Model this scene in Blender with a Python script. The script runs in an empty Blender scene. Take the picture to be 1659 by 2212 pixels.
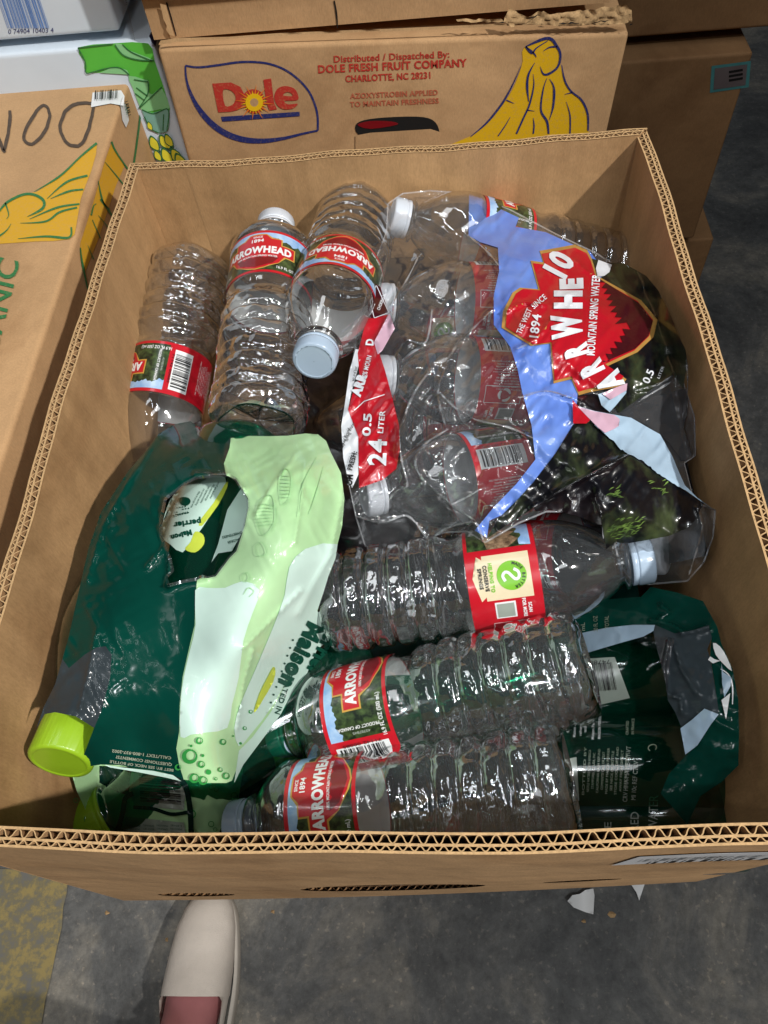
import bpy, bmesh, math, random
import numpy as np
from mathutils import Vector, Matrix
from mathutils.geometry import delaunay_2d_cdt
random.seed(7); RNG = np.random.default_rng(7)
sc = bpy.context.scene
COL = sc.collection

# ------------------------------------------------------------------ camera
CP = np.array([0.03280347, -0.04957374, 0.58664734])
CR = np.array([0.99683567, 0.00729306, -0.0791546]); CU = np.array([0.03547184, 0.8503245, 0.5250619])
CF = np.array([-0.0711364, 0.52620819, -0.84737509]); FO = 1632.5; CX, CY = 829.5, 1106.0
cam = bpy.data.cameras.new('camera'); co = bpy.data.objects.new('camera', cam); COL.objects.link(co)
M = Matrix.Identity(4)
for i, v in enumerate((CR, CU, -CF)):
    for k in range(3): M[k][i] = v[k]
for k in range(3): M[k][3] = CP[k]
co.matrix_world = M
cam.sensor_fit = 'HORIZONTAL'; cam.sensor_width = 36; cam.lens = FO / 1659 * 36
cam.clip_start = 0.01; cam.clip_end = 60
sc.camera = co

# ------------------------------------------------------------------ light
w = bpy.data.worlds.new('World'); sc.world = w; w.use_nodes = True
w.node_tree.nodes['Background'].inputs[0].default_value = (0.80, 0.88, 1.0, 1)
w.node_tree.nodes['Background'].inputs[1].default_value = 0.036
def lamp(name, kind, loc, target, energy, size, color=(1, .95, .88), spot=60, blend=.5):
    l = bpy.data.lights.new(name, kind); l.energy = energy; l.color = color
    if kind == 'AREA': l.shape = 'DISK'; l.size = size
    else: l.shadow_soft_size = size
    if kind == 'SPOT': l.spot_size = math.radians(spot); l.spot_blend = blend
    o = bpy.data.objects.new(name, l); COL.objects.link(o); o.location = loc
    o.rotation_euler = (Vector(target) - Vector(loc)).to_track_quat('-Z', 'Y').to_euler()
    return o
lamp('ceiling_spot_lamp', 'SPOT', (1.55, -0.70, 2.1), (-.22, .26, .15), 255, .045, (1, .96, .91), 28, .6)
lamp('ceiling_fill_lamp', 'AREA', (-1.1, -0.6, 2.6), (-.1, .3, .1), 4, .07, (1, .96, .92))
lamp('ceiling_fill_lamp', 'AREA', (0.42, -0.95, 2.6), (0, .2, 0), 15, .09, (.93, .97, 1))  # overhead lamp added to brighten the box contents
lamp('ceiling_fill_lamp', 'AREA', (-0.3, -1.3, 2.2), (0, .1, -.2), 4, .07, (.95, .98, 1))
for i_, (x_, y_) in enumerate(((-2.4, .2), (-1.2, .6), (0.1, .1), (1.1, -.4), (.6, -1.6), (-1.5, -1.7), (-.9, -.7))):   # strip lamps added to put glints on the bottle ribs
    o_ = lamp('glint_strip_lamp', 'AREA', (x_, y_, 3.4), (x_, y_, 0), 2.8, .1, (.93, .97, 1)); o_.data.shape = 'RECTANGLE'; o_.data.size = .012; o_.data.size_y = 1.2; o_.rotation_euler = (0, 0, .5)
for x_, y_, e_ in ((-.7, .5, 7), (.9, -.9, 7)):                          # soft panels added for broad pale reflections in the plastic
    o_ = lamp('sheen_panel_lamp', 'AREA', (x_, y_, 3.2), (0, .2, 0), e_, .1, (.95, .98, 1)); o_.data.shape = 'RECTANGLE'; o_.data.size = 1.2; o_.data.size_y = .6
sc.view_settings.view_transform = 'Standard'; sc.view_settings.look = 'None'
sc.view_settings.exposure = 0.1; sc.view_settings.gamma = 1
sc.cycles.max_bounces = 24; sc.cycles.transparent_max_bounces = 64
sc.cycles.transmission_bounces = 12; sc.cycles.glossy_bounces = 5; sc.cycles.diffuse_bounces = 4
sc.cycles.sample_clamp_indirect = 6; sc.cycles.use_denoising = True

# ------------------------------------------------------------------ maths helpers
def rays(p):
    p = np.atleast_2d(np.asarray(p, float))
    return CF + (p[:, :1] - CX) / FO * CR - (p[:, 1:2] - CY) / FO * CU
def atz(px, py, z):
    v = rays([(px, py)])[0]; return CP + v * (z - CP[2]) / v[2]
def aty(px, py, y):
    v = rays([(px, py)])[0]; return CP + v * (y - CP[1]) / v[1]
def T(key, pts):
    ox, oy, s = {'4': (713.2, 384, .5291), 'A': (713.2, 548.6, .2976), 'B': (1152, 658.3, .29755), 'C': (0, 877.8, .49604),
                 'D': (1152, 1261.8, .30556), 'E': (329.2, 0, .29762), 'G': (822.9, 0, .33069), 'T': (0, 0, .5),
                 'H': (548.6, 1042.4, .49604), 'K': (0, 1426.4, .33069), 'L': (603.5, 1755.5, .63623), 'P': (0, 0, 1)}[key]
    return [(ox + s * a, oy + s * b) for a, b in pts]
def smooth(pts, n=5, closed=True):
    pts = [np.array(p, float) for p in pts]; N = len(pts); out = []
    rng = range(N) if closed else range(N - 1)
    for i in rng:
        g = lambda k: pts[k % N] if closed else pts[min(max(k, 0), N - 1)]
        p0, p1, p2, p3 = g(i - 1), g(i), g(i + 1), g(i + 2)
        for k in range(n):
            t = k / n
            out.append(tuple(.5 * ((2 * p1) + (-p0 + p2) * t + (2 * p0 - 5 * p1 + 4 * p2 - p3) * t * t + (-p0 + 3 * p1 - 3 * p2 + p3) * t ** 3)))
    if not closed: out.append(tuple(pts[-1]))
    return out
def hashn(ix, iy, seed):
    h = (ix.astype(np.int64) * 374761393 + iy.astype(np.int64) * 668265263 + seed * 1442695) & 0x7fffffff
    h = (h ^ (h >> 13)) * 1274126177 & 0x7fffffff
    h = h ^ (h >> 16)
    return (h & 0xffff) / 65535.0
def noise(x, y, seed=0):
    ix, iy = np.floor(x), np.floor(y); fx, fy = x - ix, y - iy
    fx = fx * fx * (3 - 2 * fx); fy = fy * fy * (3 - 2 * fy)
    a, b = hashn(ix, iy, seed), hashn(ix + 1, iy, seed); c, d = hashn(ix, iy + 1, seed), hashn(ix + 1, iy + 1, seed)
    return (a + (b - a) * fx) * (1 - fy) + (c + (d - c) * fx) * fy
def ridged(x, y, seed=0):
    return 1 - np.abs(2 * noise(x, y, seed) - 1)
def tps(ctrl):
    c = np.array(ctrl, float); X = c[:, :2] / 400; z = c[:, 2]
    def U(a, b):
        d2 = ((a[:, None, :] - b[None, :, :]) ** 2).sum(-1)
        return .5 * d2 * np.log(d2 + 1e-9)
    n = len(X); A = np.zeros((n + 3, n + 3)); A[:n, :n] = U(X, X) + np.eye(n) * 1e-3
    A[:n, n] = 1; A[:n, n + 1:] = X; A[n, :n] = 1; A[n + 1:, :n] = X.T
    s = np.linalg.solve(A, np.r_[z, 0, 0, 0])
    def f(p):
        p = np.atleast_2d(p) / 400
        return U(p, X) @ s[:n] + s[n] + p @ s[n + 1:]
    return f
def sheet(ctrl, wr=None, clamp=True):
    """surface given by scattered heights; returns mapping (N,2),off -> (N,3)"""
    f = tps(ctrl)
    def g(p, off=0.0):
        p = np.atleast_2d(np.asarray(p, float)); z = f(p)
        if wr is not None: z = z + wr(p[:, 0], p[:, 1])
        v = rays(p); t = (z - CP[2]) / v[:, 2]
        W = CP + v * t[:, None]
        if clamp:
            for ax, lo, hi in ((0, -.187, .187), (1, .012, .482)):
                for lim, bad in ((hi, W[:, ax] > hi), (lo, W[:, ax] < lo)):
                    t2 = (lim - CP[ax]) / v[:, ax]
                    t = np.where(bad, np.minimum(t, np.abs(t2)), t)
            W = CP + v * t[:, None]
        return W - v * off
    return g
def plane(o, n):
    o = np.array(o, float); n = np.array(n, float)
    n = n / np.linalg.norm(n)
    if n @ (CP - o) < 0: n = -n
    def g(p, off=0.0):
        v = rays(p); t = ((o - CP) @ n) / (v @ n)
        return CP + v * t[:, None] + n * off
    return g

# ------------------------------------------------------------------ mesh builder
def inside(p, poly):
    x, y = p[:, 0], p[:, 1]; r = np.zeros(len(p), bool); P = np.array(poly); Q = np.roll(P, -1, 0)
    for (x0, y0), (x1, y1) in zip(P, Q):
        c = (y0 > y) != (y1 > y)
        if y0 != y1: r ^= c & (x < (x1 - x0) * (y - y0) / (y1 - y0) + x0)
    return r
_txt = {}
def text_mesh(s, bold):
    k = (s, bold)
    if k in _txt: return _txt[k]
    cu = bpy.data.curves.new('t', 'FONT'); cu.body = s; cu.offset = bold; cu.resolution_u = 3
    cu.align_x = 'CENTER'; cu.align_y = 'CENTER'; cu.space_character = 1.0 + bold * 2
    ob = bpy.data.objects.new('t', cu); COL.objects.link(ob)
    me = bpy.data.meshes.new_from_object(ob)
    V = np.array([v.co[:2] for v in me.vertices]).reshape(-1, 2); Fc = []
    me.calc_loop_triangles()
    for t in me.loop_triangles: Fc.append(tuple(t.vertices))
    bpy.data.objects.remove(ob); bpy.data.curves.remove(cu); bpy.data.meshes.remove(me)
    _txt[k] = (V, Fc); return _txt[k]
def subdiv(V, Fc, mx):
    V = [tuple(v) for v in V]
    for _ in range(4):
        cache = {}; out = []; ch = False
        def L(a, b): return math.dist(V[a], V[b])
        def mid(a, b):
            k = (min(a, b), max(a, b))
            if k not in cache: V.append(tuple((np.array(V[a]) + np.array(V[b])) / 2)); cache[k] = len(V) - 1
            return cache[k]
        mark = set()
        for f in Fc:
            for a, b in ((f[0], f[1]), (f[1], f[2]), (f[2], f[0])):
                if L(a, b) > mx: mark.add((min(a, b), max(a, b)))
        if not mark: break
        for f in Fc:
            a, b, c = f; m = [(min(x, y), max(x, y)) in mark for x, y in ((a, b), (b, c), (c, a))]
            n = sum(m)
            if n == 0: out.append(f)
            elif n == 3:
                p, q, r = mid(a, b), mid(b, c), mid(c, a); out += [(a, p, r), (p, b, q), (r, q, c), (p, q, r)]
            else:
                while not m[0]: a, b, c = b, c, a; m = m[1:] + m[:1]
                p = mid(a, b)
                if n == 1: out += [(a, p, c), (p, b, c)]
                elif m[1]: q = mid(b, c); out += [(a, p, c), (p, b, q), (p, q, c)]
                else: r = mid(c, a); out += [(a, p, r), (p, b, c), (p, c, r)]
        Fc = out
    return np.array(V), Fc
class MB:
    def __init__(s): s.v = []; s.f = []; s.m = []; s.n = 0; s.mats = []
    def add(s, V, F, mat):
        if mat not in s.mats: s.mats.append(mat)
        k = s.mats.index(mat)
        for v in V: s.v.append((float(v[0]), float(v[1]), float(v[2])))
        for f in F: s.f.append(tuple(int(i) + s.n for i in f)); s.m.append(k)
        s.n += len(V); return s
    def box(s, lo, hi, mat, rot=None):
        (a, b, c), (d, e, f) = lo, hi
        V = [(a, b, c), (d, b, c), (d, e, c), (a, e, c), (a, b, f), (d, b, f), (d, e, f), (a, e, f)]
        return s.add(V, [(0, 3, 2, 1), (4, 5, 6, 7), (0, 1, 5, 4), (1, 2, 6, 5), (2, 3, 7, 6), (3, 0, 4, 7)], mat)
    def region(s, poly, fn, mat, step=8, off=0.0, holes=(), edge=None):
        """fill a 2D outline with small triangles and lay it on the surface fn"""
        edge = edge or step; pts = []; seg = []
        def ring(pl):
            b = len(pts); pl = [np.array(p, float) for p in pl]
            for i, p in enumerate(pl):
                q = pl[(i + 1) % len(pl)]; n = max(1, int(math.ceil(np.linalg.norm(q - p) / edge)))
                for k in range(n): pts.append(tuple(p + (q - p) * k / n))
            m = len(pts) - b
            seg.extend([(b + i, b + (i + 1) % m) for i in range(m)])
        ring(poly)
        for h in holes: ring(h)
        P = np.array(poly); x0, y0 = P.min(0); x1, y1 = P.max(0)
        gx, gy = np.meshgrid(np.arange(x0 + step / 2, x1, step), np.arange(y0 + step / 2, y1, step * .87))
        gx = gx + (np.arange(gx.shape[0])[:, None] % 2) * step / 2
        g = np.stack([gx.ravel(), gy.ravel()], 1); keep = inside(g, poly)
        for h in holes: keep &= ~inside(g, h)
        g = g[keep]
        if len(g):
            b = np.array(pts); ok = np.ones(len(g), bool)
            for i in range(0, len(b), 200):
                ok &= (((g[:, None] - b[None, i:i + 200]) ** 2).sum(-1).min(1) > (edge * .35) ** 2)
            g = g[ok]
        allp = [Vector(p) for p in pts] + [Vector(p) for p in g]
        vs, es, fs, *_ = delaunay_2d_cdt(allp, seg, [], 0, 1e-5)
        V = np.array([v[:] for v in vs]); F = np.array([f for f in fs if len(f) == 3])
        c = V[F].mean(1); k = inside(c, poly)
        for h in holes: k &= ~inside(c, h)
        F = F[k]
        e1 = V[F[:, 1]] - V[F[:, 0]]; e2 = V[F[:, 2]] - V[F[:, 0]]
        fl = (e1[:, 0] * e2[:, 1] - e1[:, 1] * e2[:, 0]) > 0
        F[fl] = F[fl][:, ::-1]
        W = fn(V, off)
        used = np.unique(F); mp = -np.ones(len(V), int); mp[used] = np.arange(len(used))
        return s.add(W[used], mp[F], mat)
    def text(s, body, fn, mat, cx, cy, h, wd=None, ang=0, bold=.02, off=.0005, mx=12, shear=0, flip=False):
        """body set round (cx,cy), cap height h, fitted to width wd, turned ang degrees anticlockwise"""
        V, F = text_mesh(body, bold)
        if not len(V): return s
        lo, hi = V.min(0), V.max(0); V = V - (lo + hi) / 2
        sy = h / (.70 + 2 * bold); sx = sy if wd is None else wd / (hi[0] - lo[0])
        V = V * [sx, sy]; V[:, 0] += V[:, 1] * shear
        a = math.radians(ang); X = V[:, 0] * math.cos(a) - V[:, 1] * math.sin(a); Y = V[:, 0] * math.sin(a) + V[:, 1] * math.cos(a)
        V = np.stack([cx + X, cy - Y], 1) if not flip else np.stack([cx + X, cy + Y], 1)
        V, F = subdiv(V, F, mx)
        return s.add(fn(V, off), F, mat)
    def line(s, pts, wd, fn, mat, off=.0005, step=8, sm=True):
        """a stroke; wd is one width or a list"""
        pts = smooth(pts, 6, False) if sm and len(pts) > 2 else [tuple(map(float, p)) for p in pts]
        P = np.array(pts)
        L = np.r_[0, np.cumsum(np.linalg.norm(np.diff(P, axis=0), axis=1))]; n = max(2, int(L[-1] / step) + 1)
        t = np.linspace(0, L[-1], n); P = np.stack([np.interp(t, L, P[:, 0]), np.interp(t, L, P[:, 1])], 1)
        W = np.interp(np.linspace(0, 1, n), np.linspace(0, 1, len(wd)), wd) if hasattr(wd, '__len__') else np.full(n, wd)
        d = np.gradient(P, axis=0); d /= np.linalg.norm(d, axis=1)[:, None] + 1e-9; N = np.stack([-d[:, 1], d[:, 0]], 1)
        V = np.concatenate([P - N * W[:, None] / 2, P + N * W[:, None] / 2]); F = [(i, i + 1, n + i + 1, n + i) for i in range(n - 1)]
        return s.add(fn(V, off), F, mat)
    def barcode(s, fn, o, ux, uy, n, white, black, off=.0004, seed=1, margin=.1, digits=None, ed=8):
        """o corner, ux along the row of bars, uy along a bar (2D vectors)"""
        o, ux, uy = map(lambda q: np.array(q, float), (o, ux, uy)); r = random.Random(seed)
        q = lambda a, b: tuple(o + ux * a + uy * b)
        if white: s.region([q(0, 0), q(1, 0), q(1, 1), q(0, 1)], fn, white, ed, off, edge=ed)
        x = margin; ws = [r.choice((1, 1, 2, 3)) for _ in range(2 * n)]; u = (1 - 2 * margin) / sum(ws)
        for i, k in enumerate(ws):
            if i % 2 == 0:
                s.region([q(x, margin), q(x + k * u, margin), q(x + k * u, 1 - margin - (.14 if digits else 0)), q(x, 1 - margin - (.14 if digits else 0))], fn, black, 30, off * 2, edge=ed)
            x += k * u
        return s
    def build(s, name, parent=None, smooth_=True, label=None, cat=None, group=None, kind=None, origin=None):
        me = bpy.data.meshes.new(name)
        V = np.array(s.v)
        o = np.array(origin, float) if origin is not None else np.zeros(3)
        me.from_pydata((V - o).tolist(), [], s.f)
        for m in s.mats: me.materials.append(MAT[m])
        me.polygons.foreach_set('material_index', s.m)
        if smooth_: me.polygons.foreach_set('use_smooth', [True] * len(s.f))
        me.update()
        ob = bpy.data.objects.new(name, me); COL.objects.link(ob)
        ob.location = o
        if parent is not None:
            ob.parent = parent
            ob.matrix_parent_inverse = parent.matrix_basis.inverted()
        return tag(ob, label, cat, group, kind)
def tag(o, label=None, cat=None, group=None, kind=None):
    for k, v in (('label', label), ('category', cat), ('group', group), ('kind', kind)):
        if v: o[k] = v
    return o
def empty(name, loc, label, cat, group=None):
    o = bpy.data.objects.new(name, None); COL.objects.link(o); o.location = loc; o.empty_display_size = .03
    return tag(o, label, cat, group)

# ------------------------------------------------------------------ materials
MAT = {}
def lin(c): return tuple(((x / 255) / 12.92 if x / 255 <= .04045 else ((x / 255 + .055) / 1.055) ** 2.4) for x in c)
def mat(name):
    m = bpy.data.materials.new(name); m.use_nodes = True; MAT[name] = m
    nt = m.node_tree; nt.nodes.clear(); out = nt.nodes.new('ShaderNodeOutputMaterial'); return m, nt, out
def nd(nt, t, **k):
    n = nt.nodes.new(t)
    for a, b in k.items():
        if a in n.inputs: n.inputs[a].default_value = b
        else: setattr(n, a, b)
    return n
def tex(nt, scale, detail=4, rough=.6, coord='Object', sc3=None, dist=0):
    tc = nd(nt, 'ShaderNodeTexCoord'); mp = nd(nt, 'ShaderNodeMapping'); nt.links.new(tc.outputs[coord], mp.inputs[0])
    if sc3: mp.inputs['Scale'].default_value = sc3
    n = nd(nt, 'ShaderNodeTexNoise', Scale=scale, Detail=detail, Roughness=rough, Distortion=dist); nt.links.new(mp.outputs[0], n.inputs['Vector']); return n
def ramp(nt, src, stops):
    r = nd(nt, 'ShaderNodeValToRGB'); cr = r.color_ramp
    while len(cr.elements) < len(stops): cr.elements.new(.5)
    for e, (p, c) in zip(cr.elements, stops): e.position = p; e.color = (*c, 1)
    nt.links.new(src, r.inputs[0]); return r
def paint(name, c, rough=.6, var=.12, scale=60, bump=0, bscale=200, spec=.4, coat=0, sc3=None, c2=None, metal=0, lo=.3, hi=.7, detail=4):
    m, nt, out = mat(name); b = nd(nt, 'ShaderNodeBsdfPrincipled', Roughness=rough, Metallic=metal)
    b.inputs['Specular IOR Level'].default_value = spec; b.inputs['Coat Weight'].default_value = coat; b.inputs['Coat Roughness'].default_value = .08
    c = np.array(lin(c)); d = np.array(lin(c2)) if c2 else c * (1 + var)
    n = tex(nt, scale, detail, sc3=sc3); r = ramp(nt, n.outputs['Fac'], [(lo, tuple(c * (1 - var) if not c2 else c)), (hi, tuple(np.minimum(d, 1)))])
    nt.links.new(r.outputs[0], b.inputs['Base Color'])
    if bump:
        n2 = tex(nt, bscale, 3, sc3=sc3); bp = nd(nt, 'ShaderNodeBump', Strength=bump, Distance=.002); nt.links.new(n2.outputs['Fac'], bp.inputs['Height']); nt.links.new(bp.outputs[0], b.inputs['Normal'])
    nt.links.new(b.outputs[0], out.inputs[0]); return m
def kraft(name, c, flute=(1, 0, 0), var=.13):
    m, nt, out = mat(name); b = nd(nt, 'ShaderNodeBsdfPrincipled', Roughness=.78); b.inputs['Specular IOR Level'].default_value = .25
    c = np.array(lin(c)); n = tex(nt, 9, 6, .65); r = ramp(nt, n.outputs['Fac'], [(.3, tuple(c * (1 - var))), (.7, tuple(c * (1 + var)))])
    f = tex(nt, 900, 3, .7, sc3=(1, 1, .3)); rf = ramp(nt, f.outputs['Fac'], [(.3, (.86,) * 3), (.7, (1.08,) * 3)])
    st = tex(nt, 3.5, 5, .6, dist=1.5); rs = ramp(nt, st.outputs['Fac'], [(.34, (.76, .72, .68)), (.48, (1,) * 3)])
    mx = nd(nt, 'ShaderNodeMix', data_type='RGBA', blend_type='MULTIPLY'); mx.inputs[0].default_value = 1
    nt.links.new(r.outputs[0], mx.inputs[6]); nt.links.new(rf.outputs[0], mx.inputs[7])
    m2 = nd(nt, 'ShaderNodeMix', data_type='RGBA', blend_type='MULTIPLY'); m2.inputs[0].default_value = 1
    nt.links.new(mx.outputs[2], m2.inputs[6]); nt.links.new(rs.outputs[0], m2.inputs[7]); nt.links.new(m2.outputs[2], b.inputs['Base Color'])
    if 'inner' in name:
        vs = tex(nt, 60, 4, .6, sc3=(1, 1, .10)); rv = ramp(nt, vs.outputs['Fac'], [(.36, (.88, .87, .85)), (.62, (1.06,) * 3)]); m3 = nd(nt, 'ShaderNodeMix', data_type='RGBA', blend_type='MULTIPLY'); m3.inputs[0].default_value = 1; nt.links.new(m2.outputs[2], m3.inputs[6]); nt.links.new(rv.outputs[0], m3.inputs[7]); nt.links.new(m3.outputs[2], b.inputs['Base Color'])
    # washboard of the flutes under the liner + large dents
    tc = nd(nt, 'ShaderNodeTexCoord'); mp = nd(nt, 'ShaderNodeMapping'); nt.links.new(tc.outputs['Object'], mp.inputs[0]); mp.inputs['Scale'].default_value = flute
    wv = nd(nt, 'ShaderNodeTexWave', Scale=48, Distortion=.6, Detail=1); wv.bands_direction = 'DIAGONAL'; nt.links.new(mp.outputs[0], wv.inputs[0])
    b1 = nd(nt, 'ShaderNodeBump', Strength=(.05 if 'inner' in name else 0), Distance=.0002); nt.links.new(wv.outputs['Fac'], b1.inputs['Height'])
    dn = tex(nt, 14, 3, .5); b2 = nd(nt, 'ShaderNodeBump', Strength=.5, Distance=.008); nt.links.new(dn.outputs['Fac'], b2.inputs['Height']); nt.links.new(b1.outputs[0], b2.inputs['Normal'])
    b3 = nd(nt, 'ShaderNodeBump', Strength=.15, Distance=.0008); nt.links.new(f.outputs['Fac'], b3.inputs['Height']); nt.links.new(b2.outputs[0], b3.inputs['Normal'])
    nt.links.new(b3.outputs[0], b.inputs['Normal']); nt.links.new(b.outputs[0], out.inputs[0]); return m
def clear(name, tint=(1, 1, 1), milk=.03, rough=.05, gain=2.0, bump=.15, bscale=60, edge=.55, milkc=(.8, .85, .9), bdist=.002, sc3=None, refr=0.0):
    """thin clear plastic: sees through, darker and mirror-like at a slant"""
    m, nt, out = mat(name); L = nt.links
    n = tex(nt, bscale, 3, .55, sc3=sc3); bp = nd(nt, 'ShaderNodeBump', Strength=bump, Distance=bdist); L.new(n.outputs['Fac'], bp.inputs['Height'])
    fr = nd(nt, 'ShaderNodeFresnel'); L.new(bp.outputs[0], fr.inputs['Normal'])
    ge = nd(nt, 'ShaderNodeNewGeometry'); ma = nd(nt, 'ShaderNodeMath', operation='MULTIPLY_ADD'); L.new(ge.outputs['Backfacing'], ma.inputs[0])
    ma.inputs[1].default_value = 1 / 1.5 - 1.5; ma.inputs[2].default_value = 1.5; L.new(ma.outputs[0], fr.inputs['IOR'])
    mu = nd(nt, 'ShaderNodeMath', operation='MULTIPLY', use_clamp=True); L.new(fr.outputs[0], mu.inputs[0]); mu.inputs[1].default_value = gain
    lw = nd(nt, 'ShaderNodeLayerWeight', Blend=.35); L.new(bp.outputs[0], lw.inputs['Normal'])
    tr = nd(nt, 'ShaderNodeBsdfTransparent'); r = ramp(nt, lw.outputs['Facing'], [(0, tint), (.55, tuple(t * .93 for t in tint)), (1, tuple(t * edge for t in tint))]); L.new(r.outputs[0], tr.inputs[0])
    src = tr.outputs[0]
    if refr:
        rf = nd(nt, 'ShaderNodeBsdfRefraction', IOR=1.2, Roughness=.0); L.new(bp.outputs[0], rf.inputs['Normal']); L.new(r.outputs[0], rf.inputs[0])
        mr = nd(nt, 'ShaderNodeMixShader'); mr.inputs[0].default_value = refr; L.new(src, mr.inputs[1]); L.new(rf.outputs[0], mr.inputs[2]); src = mr.outputs[0]
    gl = nd(nt, 'ShaderNodeBsdfGlossy', Roughness=rough); L.new(bp.outputs[0], gl.inputs['Normal'])
    df = nd(nt, 'ShaderNodeBsdfDiffuse'); df.inputs[0].default_value = (*milkc, 1)
    m1 = nd(nt, 'ShaderNodeMixShader'); m1.inputs[0].default_value = milk; L.new(src, m1.inputs[1]); L.new(df.outputs[0], m1.inputs[2])
    m2 = nd(nt, 'ShaderNodeMixShader'); L.new(mu.outputs[0], m2.inputs[0]); L.new(m1.outputs[0], m2.inputs[1]); L.new(gl.outputs[0], m2.inputs[2])
    L.new(m2.outputs[0], out.inputs[0]); return m
KR = (184, 147, 106)
kraft('kraft', KR); kraft('kraft_inner', (178, 141, 99)); kraft('kraft_dimmed', (138, 104, 70)); kraft('kraft_pale', (200, 163, 118))  # the darker kraft carries shade in its colour for the back right cartons
paint('web', (158, 122, 84), .85, .18, 200); paint('liner_edge', (188, 154, 110), .9, .22, 700)
paint('white_card', (205, 216, 226), .5, .05, 12, spec=.4)
paint('blue_ink', (34, 44, 104), .6, .1, 520, c2=(104, 88, 96), lo=.52, hi=.74, detail=6); paint('pale_blue_ink', (92, 132, 196), .6, .1, 60); paint('red_ink', (182, 52, 42), .6, .1, 520, c2=(186, 108, 72), lo=.52, hi=.74, detail=6)
paint('faded_red_ink', (178, 92, 66), .6, .1, 520, c2=(190, 140, 98), lo=.52, hi=.74, detail=6); paint('yellow_ink', (222, 176, 20), .6, .1, 520, c2=(206, 164, 70), lo=.52, hi=.74, detail=6); paint('ochre_ink', (204, 156, 34), .6, .1, 520, c2=(196, 154, 80), lo=.52, hi=.74, detail=6)
paint('sun_ink', (236, 190, 20), .6, .05, 30); paint('orange_ink', (226, 120, 36), .6, .05, 30)
paint('green_ink', (44, 112, 62), .6, .1, 520, c2=(112, 132, 84), lo=.52, hi=.74, detail=6); paint('leaf_ink', (92, 190, 66), .6, .08, 20); paint('mint_ink', (140, 204, 140), .6, .08, 20); paint('teal_ink', (128, 176, 160), .6, .08, 20)
paint('yellow_print', (226, 216, 60), .6, .1, 60); paint('marker', (78, 64, 52), .7, .25, 300)
paint('black_ink', (18, 18, 20), .5, .1, 80); paint('white_ink', (232, 232, 230), .45, .03, 80); paint('sticker', (226, 226, 228), .35, .03, 80, coat=.3)
paint('dark_hole', (14, 11, 9), .9, .1)
paint('cyan_ink', (70, 130, 130), .5, .1); paint('grey_ink', (100, 90, 90), .5, .1)
# label and film inks (glossy plastic)
def film_ink(name, c, var=.06, scale=25, bump=.25, bscale=70, c2=None, rough=.28, coat=.6, lo=.3, hi=.7, sc3=None, detail=4, spec=.5): return paint(name, c, rough, var, scale, bump, bscale, spec, coat, sc3, c2, lo=lo, hi=hi, detail=detail)
film_ink('label_red', (190, 22, 38), .05, 30, 0); film_ink('label_dark_red', (120, 14, 26), .05, 30, 0)
film_ink('label_forest', (16, 30, 20), c2=(74, 96, 52), scale=260, bump=0, lo=.38, hi=.68, detail=8)
film_ink('label_sky', (110, 160, 216), c2=(180, 206, 232), scale=90, bump=0); film_ink('label_rock', (70, 52, 38), c2=(170, 142, 112), scale=330, bump=0)
film_ink('label_gold', (196, 152, 70), .1, 60, 0); film_ink('label_white', (232, 234, 234), .03, 60, 0); film_ink('label_cream', (224, 210, 176), .05, 60, 0)
film_ink('label_lime', (122, 190, 44), .05, 60, 0); film_ink('label_black', (18, 18, 22), .05, 60, 0); film_ink('label_grey', (150, 160, 150), .05, 60, 0)
film_ink('film_blue', (62, 100, 196), c2=(128, 160, 224), scale=9); film_ink('film_red', (180, 18, 34), .08, 12); film_ink('film_maroon', (62, 8, 18), .15, 30)
film_ink('film_gold', (172, 130, 66), .12, 40); film_ink('film_white', (222, 226, 232), .04, 30); film_ink('film_inner_blue', (160, 184, 204), .05, 14, .1); film_ink('film_inner_pink', (196, 160, 178), .05, 14, .1)
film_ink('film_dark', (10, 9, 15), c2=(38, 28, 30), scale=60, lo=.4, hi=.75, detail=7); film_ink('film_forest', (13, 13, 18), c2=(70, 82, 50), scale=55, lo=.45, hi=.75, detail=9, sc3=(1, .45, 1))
film_ink('film_sprig', (60, 84, 40), c2=(120, 150, 74), scale=200, lo=.35, hi=.65)
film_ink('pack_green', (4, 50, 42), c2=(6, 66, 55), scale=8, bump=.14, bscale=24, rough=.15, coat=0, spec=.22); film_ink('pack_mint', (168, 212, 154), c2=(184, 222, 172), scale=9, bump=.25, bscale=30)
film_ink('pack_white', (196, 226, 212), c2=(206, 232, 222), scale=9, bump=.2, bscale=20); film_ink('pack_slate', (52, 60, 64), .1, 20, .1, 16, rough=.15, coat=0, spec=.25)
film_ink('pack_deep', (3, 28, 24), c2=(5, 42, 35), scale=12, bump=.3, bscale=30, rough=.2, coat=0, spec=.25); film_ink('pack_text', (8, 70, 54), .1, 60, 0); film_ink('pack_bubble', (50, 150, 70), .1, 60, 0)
film_ink('pack_dim_text', (150, 160, 140), .1, 60, 0); film_ink('cucumber', (190, 206, 70), .1, 60, 0); film_ink('pack_emboss', (166, 214, 156), .05, 60, .2)
paint('green_cap', (12, 60, 44), .35, .05, 30, .1, 60, .5, .3); paint('label_back', (206, 208, 208), .5, .05, 60); paint('lime_cap', (146, 186, 36), .35, .05, 30, .1, 60, .5, .3); paint('cap_blue', (166, 186, 208), .35, .05, 60, 0, 60, .5, .2); paint('cap_white', (206, 212, 220), .35, .04, 60, 0, 60, .5, .2)
paint('shoe_canvas', (224, 214, 202), .85, .12, 14, .6, 900, detail=7); paint('shoe_sole', (212, 204, 192), .6, .06, 40); paint('skin', (180, 118, 118), .5, .06, 30, .1, 200); paint('elastic', (206, 196, 184), .9, .15, 300)
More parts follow.
